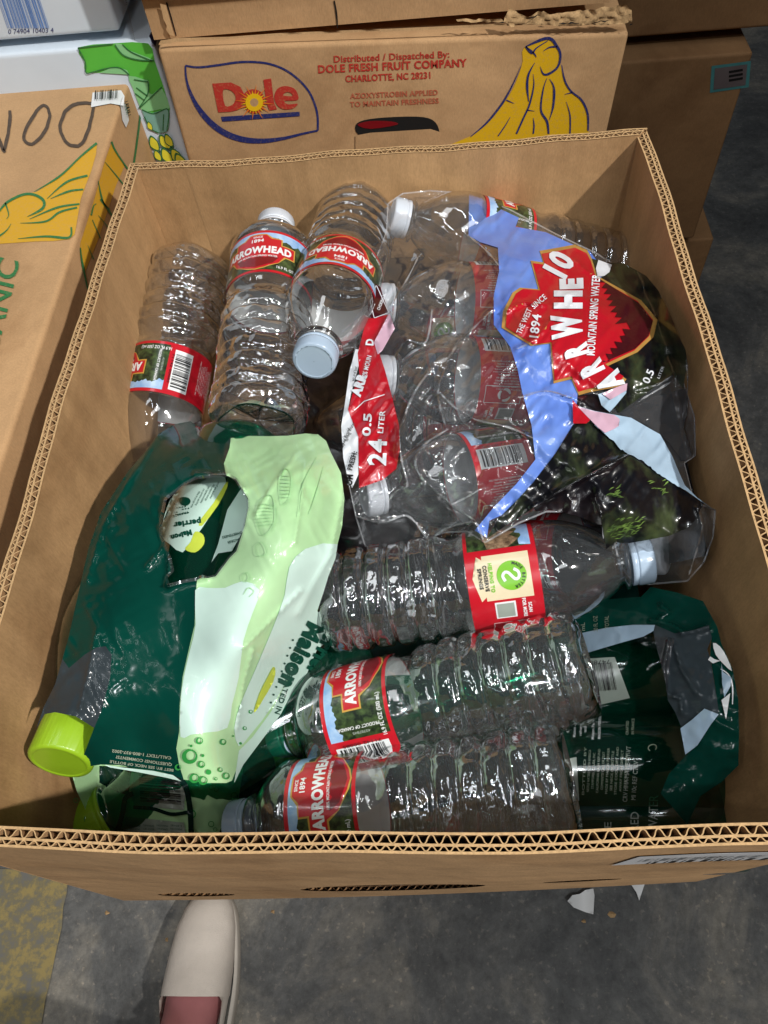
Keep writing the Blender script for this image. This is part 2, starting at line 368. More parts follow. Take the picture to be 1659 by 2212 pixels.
clear('pet', (.97, .985, .99), .026, .05, 4.6, .30, 34, .36, bdist=.004, refr=.10)
clear('pet_body', (.97, .985, .99), .028, .04, 6.5, .40, 55, .28, bdist=.004, refr=.15)
clear('film_clear', (.985, .985, .99), .045, .06, 2.4, .6, 22, .88, bdist=.003)
clear('film_fold', (.95, .95, .96), .28, .10, 3.2, .5, 60, .7, milkc=(.85, .88, .92), bdist=.003)  # doubled film; its milky tone also paints the crease highlights
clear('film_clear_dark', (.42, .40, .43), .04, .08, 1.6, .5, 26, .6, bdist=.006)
clear('pet_green', (.05, .42, .28), .14, .07, 2.8, .25, 20, .5, milkc=(.004, .15, .085))
clear('cap_clear', (.7, .76, .82), .88, .2, 1.2, 0, 20, .6, milkc=lin((176, 196, 216)))

# ================================================================== the setting
FZ = -0.66
def floor_material():
    m, nt, out = mat('concrete'); L = nt.links; b = nd(nt, 'ShaderNodeBsdfPrincipled', Roughness=.75)
    n = tex(nt, 5, 8, .7, dist=.6); r = ramp(nt, n.outputs['Fac'], [(.35, lin((80, 81, 81))), (.5, lin((104, 104, 102))), (.68, lin((150, 144, 132)))])
    s = tex(nt, 130, 2, .5); rs = ramp(nt, s.outputs['Fac'], [(.62, (1,) * 3), (.72, (1.6, 1.5, 1.4))])
    s2 = tex(nt, 60, 6, .8); r2 = ramp(nt, s2.outputs['Fac'], [(.34, (.66,) * 3), (.62, (1.10,) * 3)])
    a = nd(nt, 'ShaderNodeMix', data_type='RGBA', blend_type='MULTIPLY'); a.inputs[0].default_value = 1; L.new(r.outputs[0], a.inputs[6]); L.new(rs.outputs[0], a.inputs[7])
    c = nd(nt, 'ShaderNodeMix', data_type='RGBA', blend_type='MULTIPLY'); c.inputs[0].default_value = 1; L.new(a.outputs[2], c.inputs[6]); L.new(r2.outputs[0], c.inputs[7])
    L.new(c.outputs[2], b.inputs['Base Color']); bp = nd(nt, 'ShaderNodeBump', Strength=.4, Distance=.003); L.new(s2.outputs['Fac'], bp.inputs['Height']); L.new(bp.outputs[0], b.inputs['Normal']); L.new(b.outputs[0], out.inputs[0])
    # worn yellow paint: noise decides where the paint is gone
    m, nt, out = mat('floor_paint'); L = nt.links; b = nd(nt, 'ShaderNodeBsdfPrincipled', Roughness=.6)
    n = tex(nt, 45, 8, .75); r = ramp(nt, n.outputs['Fac'], [(.42, lin((154, 136, 84))), (.52, lin((122, 114, 88))), (.62, lin((112, 110, 104)))]); L.new(r.outputs[0], b.inputs['Base Color']); L.new(b.outputs[0], out.inputs[0])
floor_material()
mb = MB(); mb.add([(-6, -6, FZ), (6, -6, FZ), (6, 6, FZ), (-6, 6, FZ)], [(0, 1, 2, 3)], 'concrete'); mb.build('floor', kind='structure', smooth_=False)
fp = plane((0, 0, FZ), (0, 0, 1))
mb = MB(); e = [(-900, 1860), (150, 1880), (146, 1930), (138, 1960), (136, 2000), (122, 2060), (112, 2110), (100, 2160), (92, 2212), (84, 2300), (-900, 2300)]
mb.region(e, fp, 'floor_paint', 60, .003, edge=30); mb.build('floor_marking', kind='structure', smooth_=False)
for nm, pts, z, lab in (('paper_scrap', T('L', [(978, 300), (995, 280), (1020, 276), (1040, 262), (1066, 258), (1070, 280), (1066, 345), (1040, 338), (1000, 322)]), .012, 'curled white scrap of paper on the floor below the box handle'),
                       ('paper_scrap', T('L', [(1195, 245), (1240, 243), (1222, 298), (1212, 270)]), .010, 'small pointed white scrap of paper on the floor at the box edge')):
    z0 = FZ + z; c = np.mean(pts, 0)
    def fn(p, off=0, c=c, z0=z0):
        p = np.atleast_2d(p); z = z0 + ((p[:, 0] - c[0]) / 40) ** 2 * .010 - (p[:, 1] - c[1]) / 40 * .004
        v = rays(p); return CP + v * ((z + off - CP[2]) / v[:, 2])[:, None]
    mb = MB(); mb.region(pts, fn, 'white_ink', 8); mb.region(pts, lambda p, off=0, fn=fn: fn(p) - np.array([0, 0, .0008]), 'white_ink', 8)
    mb.build(nm, label=lab, cat='paper scrap')
for i, (p, r_) in enumerate((((1321, 1975), .006), ((590, 1970), .004), ((232, 1972), .004), ((360, 2030), .004), ((1262, 1990), .004))):
    x, y, _ = atz(*p, FZ); q = random.Random(i)
    V = [(x + math.cos(a) * r_ * q.uniform(.4, 1.2), y + math.sin(a) * r_ * q.uniform(.4, 1.2), FZ + .001) for a in np.linspace(0, 5.3, 6)] + [(x, y, FZ + .004)]
    MB().add(V, [(k, (k + 1) % 6, 6) for k in range(6)], 'liner_edge').build('wood_chip', smooth_=False, label=['pale wood chip near the right paper scrap', 'tiny pale chip on the concrete right of the shoe', 'pale crumb on the concrete beside the yellow paint', 'pale crumb on the concrete just left of the shoe', 'tiny chip on the concrete under the heart shaped paper scrap'][i], cat='chip', group='crumbs on the floor')

# ================================================================== closed cartons
def carton(name, lo, hi, label, cat, m='kraft', yaw=0, tilt=0, ridge=True, group=None):
    """a closed box with softened edges, slightly bowed faces and a lid lip"""
    bm = bmesh.new(); lo, hi = np.array(lo), np.array(hi); c = (lo + hi) / 2; h = (hi - lo) / 2
    bmesh.ops.create_cube(bm, size=2); bmesh.ops.scale(bm, vec=h, verts=bm.verts)
    bmesh.ops.bevel(bm, geom=bm.edges[:], offset=.004, segments=3, profile=.6, affect='EDGES')
    me = bpy.data.meshes.new('body'); bm.to_mesh(me); bm.free(); me.materials.append(MAT[m])
    for p in me.polygons: p.use_smooth = True
    try: me.set_sharp_from_angle(angle=.7)
    except Exception: pass
    root = empty(name, (c[0], c[1], lo[2]), label, cat, group); root.rotation_euler = (0, tilt, yaw)
    b = bpy.data.objects.new('body', me); COL.objects.link(b); b.parent = root; b.location = (0, 0, h[2])
    bpy.context.view_layer.update()
    return root
def face_point(root, lx, ly, lz):
    return np.array((root.matrix_basis @ Vector((lx, ly, lz)))[:])
def attach(mb, name, root, **k):
    ob = mb.build(name, root, **k); return ob

# --- the banana carton behind
YF = .63
dole = carton('banana_carton', (-.205, YF, .0), (.197, YF + .5, .252), 'closed brown banana carton with blue leaf logo and yellow banana print behind the open box', 'carton', tilt=math.radians(2.5))
dn = np.array((dole.matrix_basis.to_3x3() @ Vector((0, -1, 0)))[:])
df = plane(face_point(dole, 0, -.25, .1) + dn * 0, dn)
mb = MB()
P1 = T('E', [(238, 470), (330, 488), (470, 470), (620, 446), (740, 442), (850, 455), (960, 495), (1060, 565), (1140, 660), (1185, 760), (1203, 850), (1202, 945), (1090, 975), (950, 1010), (800, 1030), (660, 1022), (530, 975), (420, 890), (330, 770), (268, 650), (240, 550)])
L1 = [238, 470]; outer = smooth(P1[:1] * 1 + P1[1:13] + P1[13:], 4)
mb.line(T('E', [(240, 474), (330, 487), (470, 472), (620, 450), (740, 448), (850, 462), (960, 503), (1060, 575), (1138, 665), (1182, 765), (1200, 850), (1200, 945)]), [4.2, 5, 5, 4.5, 4.5, 4.5, 4.5], df, 'blue_ink', .0004)
mb.line(T('E', [(240, 474), (245, 560), (272, 660), (330, 775), (420, 885), (530, 965), (660, 1010), (800, 1020), (950, 1002), (1090, 968), (1200, 945)]), [3.5, 5, 8, 12, 13, 13, 12, 10, 7, 5, 4], df, 'blue_ink', .0006)
# the word with a sun for its o
mb.region(T('E', [(435, 604), (570, 596), (640, 628), (672, 690), (668, 752), (620, 796), (570, 808), (478, 814)]), df, 'red_ink', 12, .0006, holes=[smooth(T('E', [(512, 655), (560, 650), (596, 680), (604, 720), (580, 758), (528, 764)]), 3)])
mb.region(T('E', [(806, 576), (862, 566), (884, 745), (905, 790), (850, 800), (826, 740)]), df, 'red_ink', 12, .0006)
mb.region(smooth(T('E', [(960, 622), (1030, 640), (1058, 690), (1050, 725), (960, 730), (985, 755), (1055, 750), (1020, 785), (950, 790), (905, 760), (885, 705), (905, 645)]), 3), df, 'red_ink', 10, .0006, holes=[smooth(T('E', [(950, 690), (970, 668), (1005, 672), (1015, 695)]), 3)])
mb.region(T('E', [(498, 845), (1068, 808), (1070, 840), (508, 880)]), df, 'blue_ink', 20, .0006)
mb.region(smooth(T('E', [(660, 700), (690, 655), (740, 645), (790, 665), (815, 720), (800, 790), (750, 820), (690, 800)]), 3), df, 'red_ink', 12, .0007)
cx, cy = T('E', [(740, 738)])[0]
for k in range(24):
    a = k * math.pi / 12 + .1; L_ = (44, 30)[k % 2] if k % 24 > 0 else 44
    c_, s_ = math.cos(a), math.sin(a); n_ = (-s_, c_); w_ = 2.2
    mb.region([(cx + c_ * 14 + n_[0] * w_, cy + s_ * 14 + n_[1] * w_), (cx + c_ * L_, cy + s_ * L_ * .9), (cx + c_ * 14 - n_[0] * w_, cy + s_ * 14 - n_[1] * w_)], df, 'orange_ink' if L_ > 40 else 'sun_ink', 20, .001)
mb.region([(cx + 19 * math.cos(a), cy + 19 * math.sin(a)) for a in np.linspace(0, 6.28, 28)[:-1]], df, 'sun_ink', 10, .0013, holes=[[(cx + 9 * math.cos(a), cy + 9 * math.sin(a)) for a in np.linspace(0, 6.28, 20)[:-1]]])
mb.region([(cx + 9 * math.cos(a), cy + 9 * math.sin(a)) for a in np.linspace(0, 6.28, 20)[:-1]], df, 'kraft', 10, .0013)
an = 2.5
mb.text('Distributed / Dispatched By:', df, 'red_ink', 846, 124, 15, 250, an, .02)
mb.text('DOLE FRESH FRUIT COMPANY', df, 'red_ink', 848, 142, 18, 322, an, .035)
mb.text('CHARLOTTE, NC 28231', df, 'red_ink', 838, 167, 15, 184, an, .03)
mb.text('AZOXYSTROBIN APPLIED', df, 'faded_red_ink', 851, 203, 12, 190, an, .03)
mb.text('TO MAINTAIN FRESHNESS', df, 'faded_red_ink', 852, 221, 12, 192, an, .03)
# bananas
mb.region(smooth(T('G', [(590, 885), (700, 800), (790, 690), (850, 600), (895, 500), (925, 400), (935, 310), (1090, 250), (1165, 310), (1170, 420), (1200, 520), (1240, 590), (1310, 650), (1350, 740), (1350, 850), (1335, 960), (500, 960)]), 3), df, 'yellow_ink', 14, .0004)
for pts, wd in (([(585, 890), (690, 800), (780, 690), (835, 600), (880, 510), (915, 425)], [2, 5, 6, 5, 3, 1]), ([(945, 300), (1000, 345), (1015, 370)], [3, 6, 2]), ([(945, 300), (1090, 245), (1150, 300), (1172, 360), (1150, 440), (1070, 485), (1040, 430)], [3, 8, 9, 7, 6, 7, 1]), ([(1150, 300), (1100, 305), (1060, 330)], [5, 4, 1]), ([(945, 300), (985, 345), (1015, 310), (1090, 262)], [5, 5, 3, 2]),
               ([(1180, 420), (1200, 520), (1240, 590), (1310, 650), (1350, 740), (1352, 850)], [2, 5, 5, 6, 6, 4]), ([(1005, 405), (965, 480), (955, 560), (965, 660)], [1, 6, 7, 2]), ([(995, 480), (998, 560), (970, 680), (930, 770), (885, 870)], [1, 4, 5, 5, 5]), ([(1085, 505), (1060, 580), (1045, 715), (1085, 790), (1095, 870)], [1, 4, 5, 7, 5]), ([(1100, 510), (1130, 570), (1125, 690), (1100, 780)], [1, 7, 6, 1]),
               ([(1210, 660), (1235, 750), (1235, 870)], [1, 4, 4]), ([(845, 760), (810, 820), (765, 885)], [1, 3, 3]), ([(995, 765), (1000, 820), (995, 870)], [1, 4, 4]), ([(820, 650), (870, 672)], [4, 1]), ([(955, 715), (1005, 722)], [3, 1]), ([(1200, 612), (1250, 600)], [1, 4])):
    mb.line(T('G', pts), [x_ * .75 for x_ in wd] , df, 'blue_ink', .0009, 5)
# hand hole seen as a dark slot with the folded flap below it
hole = smooth(T('P', [(768, 270), (785, 259), (830, 253), (900, 251), (934, 258), (948, 278), (944, 300), (900, 296), (800, 300), (772, 288)]), 3)
mb.region(hole, df, 'dark_hole', 12, .0006)
mb.region(smooth(T('P', [(772, 268), (800, 260), (846, 261), (858, 268), (800, 277)]), 3), df, 'label_dark_red', 12, .0010)
mb.region(T('P', [(768, 291), (800, 285), (930, 277), (952, 284), (952, 345), (768, 345)]), df, 'kraft', 12, .0013)
attach(mb, 'printed_front', dole, smooth_=False)
# folded lip, lid seam, torn flap along its top edge
mb = MB(); lip = plane(face_point(dole, 0, -.25, .1) + dn * .002, dn)
mb.region(T('E', [(45, 322), (170, 300), (420, 285), (800, 258), (1659, 222), (1659, 205), (915, 236), (560, 262), (170, 272), (60, 290)]), lip, 'kraft_pale', 30, .001)
mb.region(T('G', [(0, 205), (300, 190), (800, 165), (1640, 130), (1640, 112), (830, 150), (300, 172), (0, 186)]), lip, 'kraft_pale', 30, .001)
attach(mb, 'folded_lip', dole, label='creased pale lip folded over the top edge')
mb = MB()
def torn(p, off=0):
    w_ = lip(p, off); q = np.atleast_2d(p); return w_ + dn * (noise(q[:, 0] / 9, q[:, 1] / 6, 3) * .004)[:, None]
mb.region(T('G', [(490, 120), (620, 118), (780, 108), (800, 125), (840, 45), (900, 80), (960, 95), (1060, 60), (1100, 90), (1300, 62), (1600, 20), (1635, 60), (1640, 140), (1500, 150), (1200, 165), (1050, 158), (980, 150), (850, 165), (810, 135), (500, 135)]), torn, 'liner_edge', 6)
for pts in ([(770, 126), (800, 122)], [(960, 90), (1040, 84)], [(1060, 120), (1100, 108)], [(1160, 135), (1290, 130)], [(1370, 128), (1500, 115)], [(1620, 150), (1640, 140)], [(1020, 150), (1060, 158)]):
    mb.line(T('G', pts), [1, 3, 1], torn, 'dark_hole', .003, 3, False)
attach(mb, 'torn_edge', dole, label='ragged torn cardboard edge')
zt = .282
top = empty('lid_carton', (0, YF + .26, zt), 'brown carton with an overhanging lid on top of the banana carton', 'carton')
mb = MB(); mb.box((-.198, YF + .012, zt - .02), (.19, YF + .5, zt + .03), 'kraft'); mb.build('tray', top, smooth_=False)
mb = MB(); mb.box((-.21, YF - .004, zt + .026), (.20, YF + .5, zt + .20), 'kraft_pale'); mb.build('lid', top, smooth_=False)
mb = MB(); g = plane((0, YF + .012, 0), (0, -1, 0)); mb.line([(722, 0), (727, 30), (729, 60)], [3, 4, 2], g, 'dark_hole', .0008); mb.line([(360, 4), (368, 30), (381, 76)], [3, 3, 2], g, 'dark_hole', .0008)
mb.region(T('E', [(60, 8), (105, 20), (165, 245), (130, 235), (105, 200), (110, 170), (85, 120), (80, 90)]), g, 'kraft_pale', 8, .004); mb.build('corner_flap', top, smooth_=False)

# --- white cartons
wl = carton('white_carton', (-.61, .655, -.02), (-.205, 1.15, .254), 'white carton with bright green leaf and small banana print left of the banana carton', 'carton', 'white_card')
wp = plane((0, .655, 0), (0, -1, 0)); mb = MB()
mb.region(smooth(T('T', [(338, 203), (490, 186), (640, 186), (668, 260), (735, 470), (700, 480), (640, 500), (600, 430), (555, 320), (470, 310), (372, 312), (366, 265)]), 2), wp, 'leaf_ink', 16, .0005)
mb.region(smooth(T('T', [(498, 190), (530, 190), (560, 215), (660, 255), (600, 255), (535, 235)]), 3), wp, 'mint_ink', 12, .0009)
mb.region(smooth(T('T', [(555, 325), (620, 340), (645, 350), (640, 390), (660, 405), (700, 380), (735, 465), (690, 470), (640, 480), (610, 470), (575, 380)]), 2), wp, 'mint_ink', 12, .0009)
mb.region(T('T', [(470, 295), (500, 285), (550, 300), (560, 320), (430, 312)]), wp, 'mint_ink', 12, .0011)
mb.region(smooth(T('T', [(615, 470), (660, 485), (725, 470), (728, 555), (690, 570), (650, 550), (625, 500)]), 3), wp, 'teal_ink', 12, .0012)
for pts in ([(338, 203), (370, 265), (372, 312), (400, 308), (470, 290), (520, 290), (560, 320)], [(498, 190), (535, 235), (600, 255), (668, 258)], [(530, 188), (570, 222), (655, 258)], [(338, 203), (490, 186)], [(640, 345), (640, 400), (600, 465)], [(700, 372), (605, 462)], [(580, 340), (640, 350)], [(590, 375), (640, 412)], [(585, 400), (625, 430)], [(615, 470), (665, 488), (728, 468), (722, 560)], [(625, 500), (650, 550), (690, 572)], [(708, 490), (705, 560)]):
    mb.line(T('T', pts), 2.4, wp, 'green_ink', .0015, 6)
for i, (a, b) in enumerate((((640, 520), (660, 560)), ((650, 580), (690, 650)), ((690, 575), (740, 640)), ((715, 570), (750, 630)), ((670, 640), (700, 690)), ((700, 630), (750, 700)), ((740, 630), (795, 700)), ((760, 650), (815, 730)), ((690, 690), (720, 750)))):
    (ax, ay), (bx, by) = T('T', [a, b]); d = np.array([bx - ax, by - ay]); n_ = np.array([-d[1], d[0]]) * .28; m_ = np.array([(ax + bx) / 2, (ay + by) / 2])
    o_ = smooth([(ax, ay), tuple(m_ + n_ * 1.1), (bx, by), tuple(m_ - n_ * .7)], 4)
    mb.region(o_, wp, 'green_ink', 12, .0016 + i * .0003); c_ = np.mean(o_, 0); mb.region([tuple(c_ + (np.array(p) - c_) * .78) for p in o_], wp, 'yellow_print', 12, .0018 + i * .0003)
attach(mb, 'printed_front', wl, smooth_=False)
mb = MB(); sp = plane((-.205, 0, 0), (1, 0, 0))
mb.region(T('T', [(640, 155), (660, 120), (690, 100), (680, 150), (668, 200), (650, 180)]), sp, 'blue_ink', 8, .0008); mb.region(T('T', [(648, 145), (662, 120), (680, 120), (665, 155)]), sp, 'sun_ink', 8, .0013)
attach(mb, 'side_print', wl, smooth_=False)
wu = carton('white_carton', (-.64, .662, .262), (-.232, 1.15, .52), 'plain white carton with a blue barcode stacked on the green leaf carton', 'carton', 'white_card')
wq = plane((0, .662, 0), (0, -1, 0)); mb = MB()
mb.barcode(wq, T('T', [(-30, -60)])[0], (95, 0), (45 * .5 + 8, 92), 26, None, 'pale_blue_ink', seed=4, margin=.02)
mb.text('0 74904 10403 4', wq, 'blue_ink', 67, 66, 10, 98, 2, .0, mx=30)
attach(mb, 'barcode', wu, smooth_=False)
mb = MB()
for k in range(22): mb.line([(272 + k * .9, k * 4), (272.5 + k * .9, k * 4 + 2)], 1.2, wq, 'grey_ink', .0006, 3, False)
attach(mb, 'perforation', wu, smooth_=False)

# --- kraft carton on the left with marker writing
LX, LZ = -.240, .22
lc = carton('marked_carton', (LX - .42, .13, LZ - .24), (LX, .668, LZ), 'brown carton on the left with black marker letters and ochre banana print on its top', 'carton')
lt = plane((0, 0, LZ), (0, 0, 1)); ls = plane((LX, 0, 0), (1, 0, 0)); mb = MB()
for pts in ([(-50, 470), (-60, 640)], [(-60, 470), (10, 640), (25, 655)], [(20, 655), (40, 560), (45, 480)], [(210, 470), (180, 460), (130, 530), (105, 600), (140, 625), (190, 580), (215, 510), (210, 470)], [(410, 450), (395, 520), (370, 600), (340, 632), (290, 620), (262, 560), (275, 500), (310, 460), (360, 447), (425, 452)]):
    P_ = T('T', pts); P_ = smooth(P_, 5, False); P_ = [(x + random.uniform(-.8, .8), y + random.uniform(-.8, .8)) for x, y in P_]; mb.line(P_, [6, 8, 6.5, 8, 6], lt, 'marker', .0007, 4, False)
mb.region(smooth(T('T', [(-60, 980), (-60, 900), (0, 900), (60, 850), (160, 830), (230, 780), (330, 700), (420, 620), (395, 740), (350, 860), (330, 980), (300, 1035), (150, 1045), (0, 1055), (-60, 1060)]), 2), lt, 'ochre_ink', 18, .0004)
for pts, wd in (([(-10, 930), (30, 880), (100, 845), (150, 845), (190, 870), (185, 905), (120, 940)], [3, 6, 6, 6, 7, 6, 1]), ([(150, 832), (260, 765), (350, 680), (420, 622)], [1, 5, 4, 6]), ([(205, 862), (290, 790), (380, 762)], [1, 5, 5]), ([(220, 862), (300, 830), (362, 822)], [1, 5, 4]), ([(130, 950), (250, 900), (345, 885)], [1, 5, 4]), ([(90, 968), (200, 960), (260, 920), (335, 900)], [1, 4, 5, 4]),
               ([(80, 1035), (200, 1025), (300, 1030), (310, 985)], [1, 4, 6, 4]), ([(-10, 1030), (30, 1000), (50, 970)], [5, 3, 1]), ([(25, 880), (40, 930), (30, 950)], [4, 3, 1])):
    mb.line(T('T', pts), [x_ * .9 for x_ in wd], lt, 'green_ink', .0009, 5)
mb.text('ORGANIC', lt, 'green_ink', -16, 712, 48, 310, 76, .01, .0009, 12)
attach(mb, 'printed_top', lc, smooth_=False)
mb = MB()
mb.region(T('T', [(480, 615), (535, 720), (500, 800), (460, 920), (420, 1040), (375, 1150), (360, 1190), (343, 1100), (345, 1050), (400, 880), (450, 700)]), ls, 'ochre_ink', 14, .0004)
for pts, wd in (([(478, 612), (500, 660), (580, 775)], [5, 4, 4]), ([(450, 700), (500, 760), (540, 810)], [1, 3, 3]), ([(420, 780), (440, 870), (470, 905)], [1, 5, 3]), ([(430, 860), (480, 930), (495, 960)], [6, 5, 3]), ([(390, 930), (400, 890), (412, 880)], [5, 4, 2]), ([(395, 950), (430, 1030)], [2, 3]), ([(420, 930), (470, 990)], [1, 3]), ([(375, 1060), (400, 1120)], [1, 3]), ([(343, 1070), (350, 1130), (375, 1250)], [3, 6, 4]), ([(605, 480), (590, 600), (570, 740)], [5, 5, 5])):
    mb.line(T('T', pts), [x_ * .8 for x_ in wd], ls, 'green_ink', .0009, 5)
attach(mb, 'printed_side', lc, smooth_=False)
mb = MB(); st = T('T', [(402, 405), (525, 395), (540, 420), (536, 462), (480, 452), (395, 468)])
mb.region(st, lt, 'sticker', 12, .0011); mb.barcode(lt, T('T', [(415, 405)])[0], (54, -3), (-1, 20), 12, None, 'black_ink', .0016, 5, .02)
mb.region(T('T', [(522, 420), (545, 470), (552, 520), (540, 552), (524, 520), (515, 450)]), ls, 'sticker', 12, .0011)
mb.barcode(ls, T('T', [(524, 440)])[0], (8, 36), (7, -3), 7, None, 'black_ink', .0016, 6, .02)
attach(mb, 'sticker', lc, smooth_=False, label='crumpled white barcode sticker wrapped over the corner')

# --- cartons at the back right, their shade partly put into the kraft colour
d1 = carton('storage_carton', (.255, .905, -.20), (.432, 1.35, .070), 'shaded brown carton with a small framed sticker at the right back', 'carton', 'kraft_dimmed')
bp_ = plane((0, .905, 0), (0, -1, 0)); mb = MB(); mb.region([(1537, 142), (1622, 131), (1617, 188), (1533, 200)], bp_, 'cyan_ink', 12, .0006); mb.region([(1544, 147), (1614, 138), (1610, 183), (1541, 193)], bp_, 'grey_ink', 12, .001)
for k in range(3): mb.region([(1574, 152 + 9 * k), (1604, 147 + 9 * k), (1604, 152 + 9 * k), (1574, 157 + 9 * k)], bp_, 'dark_hole', 12, .0015)
attach(mb, 'sticker', d1, smooth_=False)
d2 = carton('storage_carton', (.25, .93, .085), (.62, 1.4, .42), 'large shaded brown carton stacked above the one with the framed sticker', 'carton', 'kraft_dimmed')
d3 = carton('storage_carton', (.12, .92, -.46), (.47, 1.35, -.215), 'shaded brown carton at the bottom of the right back stack', 'carton', 'kraft_dimmed')
d4 = carton('storage_carton', (.12, .92, -.66), (.46, 1.35, -.47), 'lowest shaded brown carton standing on the floor in the right back stack', 'carton', 'kraft_dimmed')
carton('added_shade_carton', (.88, .50, -.655), (1.3, 1.25, 1.0), 'tall carton stack added unseen outside the frame to shade the far right', 'carton', 'kraft_dimmed')  # out of view blocker, added to cast shade over the back right
carton('support_carton', (-.19, .075, -.655), (.17, .48, -.33), 'brown carton on the floor under the open box', 'carton')
carton('support_carton', (-.19, .080, -.327), (.17, .48, -.004), 'brown carton directly under the open box of bottles', 'carton')
carton('support_carton', (-.62, .70, -.655), (.20, 1.15, -.34), 'wide brown carton on the floor under the back row', 'carton')
carton('support_carton', (-.62, .70, -.335), (.20, 1.15, -.026), 'wide brown carton directly beneath the white and banana cartons', 'carton')
carton('support_carton', (-.64, .16, -.655), (-.25, .60, -.34), 'brown carton on the floor under the marked carton', 'carton')
carton('support_carton', (-.64, .16, -.335), (-.25, .60, -.024), 'brown carton directly beneath the marked carton', 'carton')

# ================================================================== the open double wall box
BW, BD, BH, TH = .20, .497, .24, .0075
box = empty('open_carton', (0, .25, 0), 'open double wall corrugated box full of water bottle packs', 'carton')
def bow(t, amp): return amp * math.sin(math.pi * t)
sides = {  # name: start, direction, length, outward normal, bow at the rim
    'front_wall': ((-BW, 0), (1, 0), 2 * BW, (0, -1), .004), 'right_wall': ((BW, 0), (0, 1), BD, (1, 0), .003),
    'back_wall': ((BW, BD), (-1, 0), 2 * BW, (0, 1), -.002), 'left_wall': ((-BW, BD), (0, -1), BD, (-1, 0), .004)}
WALLF = {}
for nm, (s0, d_, L_, n_, amp) in sides.items():
    s0, d_, n_ = np.array(s0), np.array(d_), np.array(n_)
    def P(s, z, depth, s0=s0, d_=d_, n_=n_, L_=L_, amp=amp, nm=nm):
        s = np.asarray(s, float); z = np.asarray(z, float); t = np.clip(s / L_, 0, 1)
        o = amp * np.sin(np.pi * t) * (z / BH) + .0006 * np.sin(s * 41 + amp * 900) * (z / BH)
        if nm == 'front_wall': o = o + (1 - z / BH) * (.001 * np.sin(np.pi * t) + .003 * (1 - t) ** 2 - .009 * t ** 2)
        zz = z + (.0007 * np.sin(s * 33 + 1) + .0004 * np.sin(s * 111)) * (z / BH)
        xy = s0 + np.outer(s, d_) + np.outer(o - depth, n_)
        if nm == 'right_wall': xy = xy + np.outer(.009 * (1 - z / BH) * (1 - t), d_)
        if nm == 'left_wall': xy = xy + np.outer(.003 * (1 - z / BH) * t, d_)
        return np.c_[xy, zz]
    WALLF[nm] = P
    holes = []
    if nm == 'front_wall':
        ell = lambda c, z0, a, b: [(c + a * math.cos(q), z0 + b * math.sin(q) * (1 if abs(math.cos(q)) < 2 else 1)) for q in np.linspace(0, 2 * math.pi, 36)[:-1]]
        holes = [ell(BW - .004, .062, .058, .021), ell(BW - .137, .035, .026, .011), ell(BW + .113, .066, .024, .006)]
    W = MB()
    for depth, m_ in ((0, 'kraft'), (.0030, 'web'), (TH, 'kraft_inner')):
        a = depth; fn = lambda p, off=0, P=P, depth=depth: P(p[:, 0], p[:, 1], depth)
        W.region([(a, 0), (L_ - a, 0), (L_ - a, BH), (a, BH)], fn, m_, .011, holes=holes, edge=.005)
    for d0, d1, per, ph in ((.0006, .0026, .0050, .3), (.0033, .0072, .0068, 0)):   # the two rows of flutes
        n = int(L_ / per * 12); s = np.linspace(d0, L_ - d0, n); q = np.sin(s / per * 2 * math.pi + ph + 1.6 * noise(s * 55, s * 0, 3) + .8 * noise(s * 190, s * 0, 4)) * (1 - .22 * noise(s * 120, s * 0, 5)); q = np.sign(q) * np.abs(q) ** .75
        dd = (d0 + d1) / 2 + (d1 - d0) / 2 * q
        zt_ = np.full(n, BH - .0004); segs = [[0, BH - .0003]]
        def cuts(x):
            out = [0.0]
            for h in holes:
                h_ = np.array(h); c = h_.mean(0); a_ = (h_[:, 0].max() - h_[:, 0].min()) / 2; b_ = (h_[:, 1].max() - h_[:, 1].min()) / 2
                u = (x - c[0]) / a_
                if abs(u) < 1: hgt = b_ * math.sqrt(1 - u * u); out += [c[1] - hgt, c[1] + hgt]
            return out + [BH - .0003]
        tk = .00052 if nm == 'front_wall' else .0006     # paper thickness of the web
        V = []; F = []; C_ = [cuts(x) for x in s]
        Pn = lambda i, z, o: P([s[i]], [z], dd[i] + o)[0]
        for i in range(n - 1):
            A_, B_ = C_[i], C_[i + 1]
            if len(A_) != len(B_): A_ = B_ = min(A_, B_, key=len) if False else (A_ if len(A_) > len(B_) else B_)
            for k in range(0, len(A_), 2):
                b = len(V); V += [Pn(i, A_[k], 0), Pn(i + 1, B_[k], 0), Pn(i + 1, B_[k + 1], 0), Pn(i, A_[k + 1], 0)]; F.append((b, b + 1, b + 2, b + 3))
            # cut end of the web: a thin ribbon along the rim
            b = len(V); z_ = BH
            t1 = np.array([s[i], dd[i]]); t2 = np.array([s[i + 1], dd[i + 1]]); tt = (t2 - t1) / (np.linalg.norm(t2 - t1) + 1e-9); nn = np.array([-tt[1], tt[0]]) * tk / 2
            for (x_, d2) in (t1 - nn, t2 - nn, t2 + nn, t1 + nn): V.append(P([x_], [z_], d2)[0])
            F.append((b, b + 1, b + 2, b + 3))
        W.add(V, F, 'web'); W.m[-len(F):] = [W.m[-1]] * len(F)
        if 'liner_edge' not in W.mats: W.mats.append('liner_edge')
        le = W.mats.index('liner_edge'); base = len(W.f) - len(F)
        for k in range(len(F)):
            if abs(W.v[W.f[base + k][0]][2] - W.v[W.f[base + k][2]][2]) < .002: W.m[base + k] = le
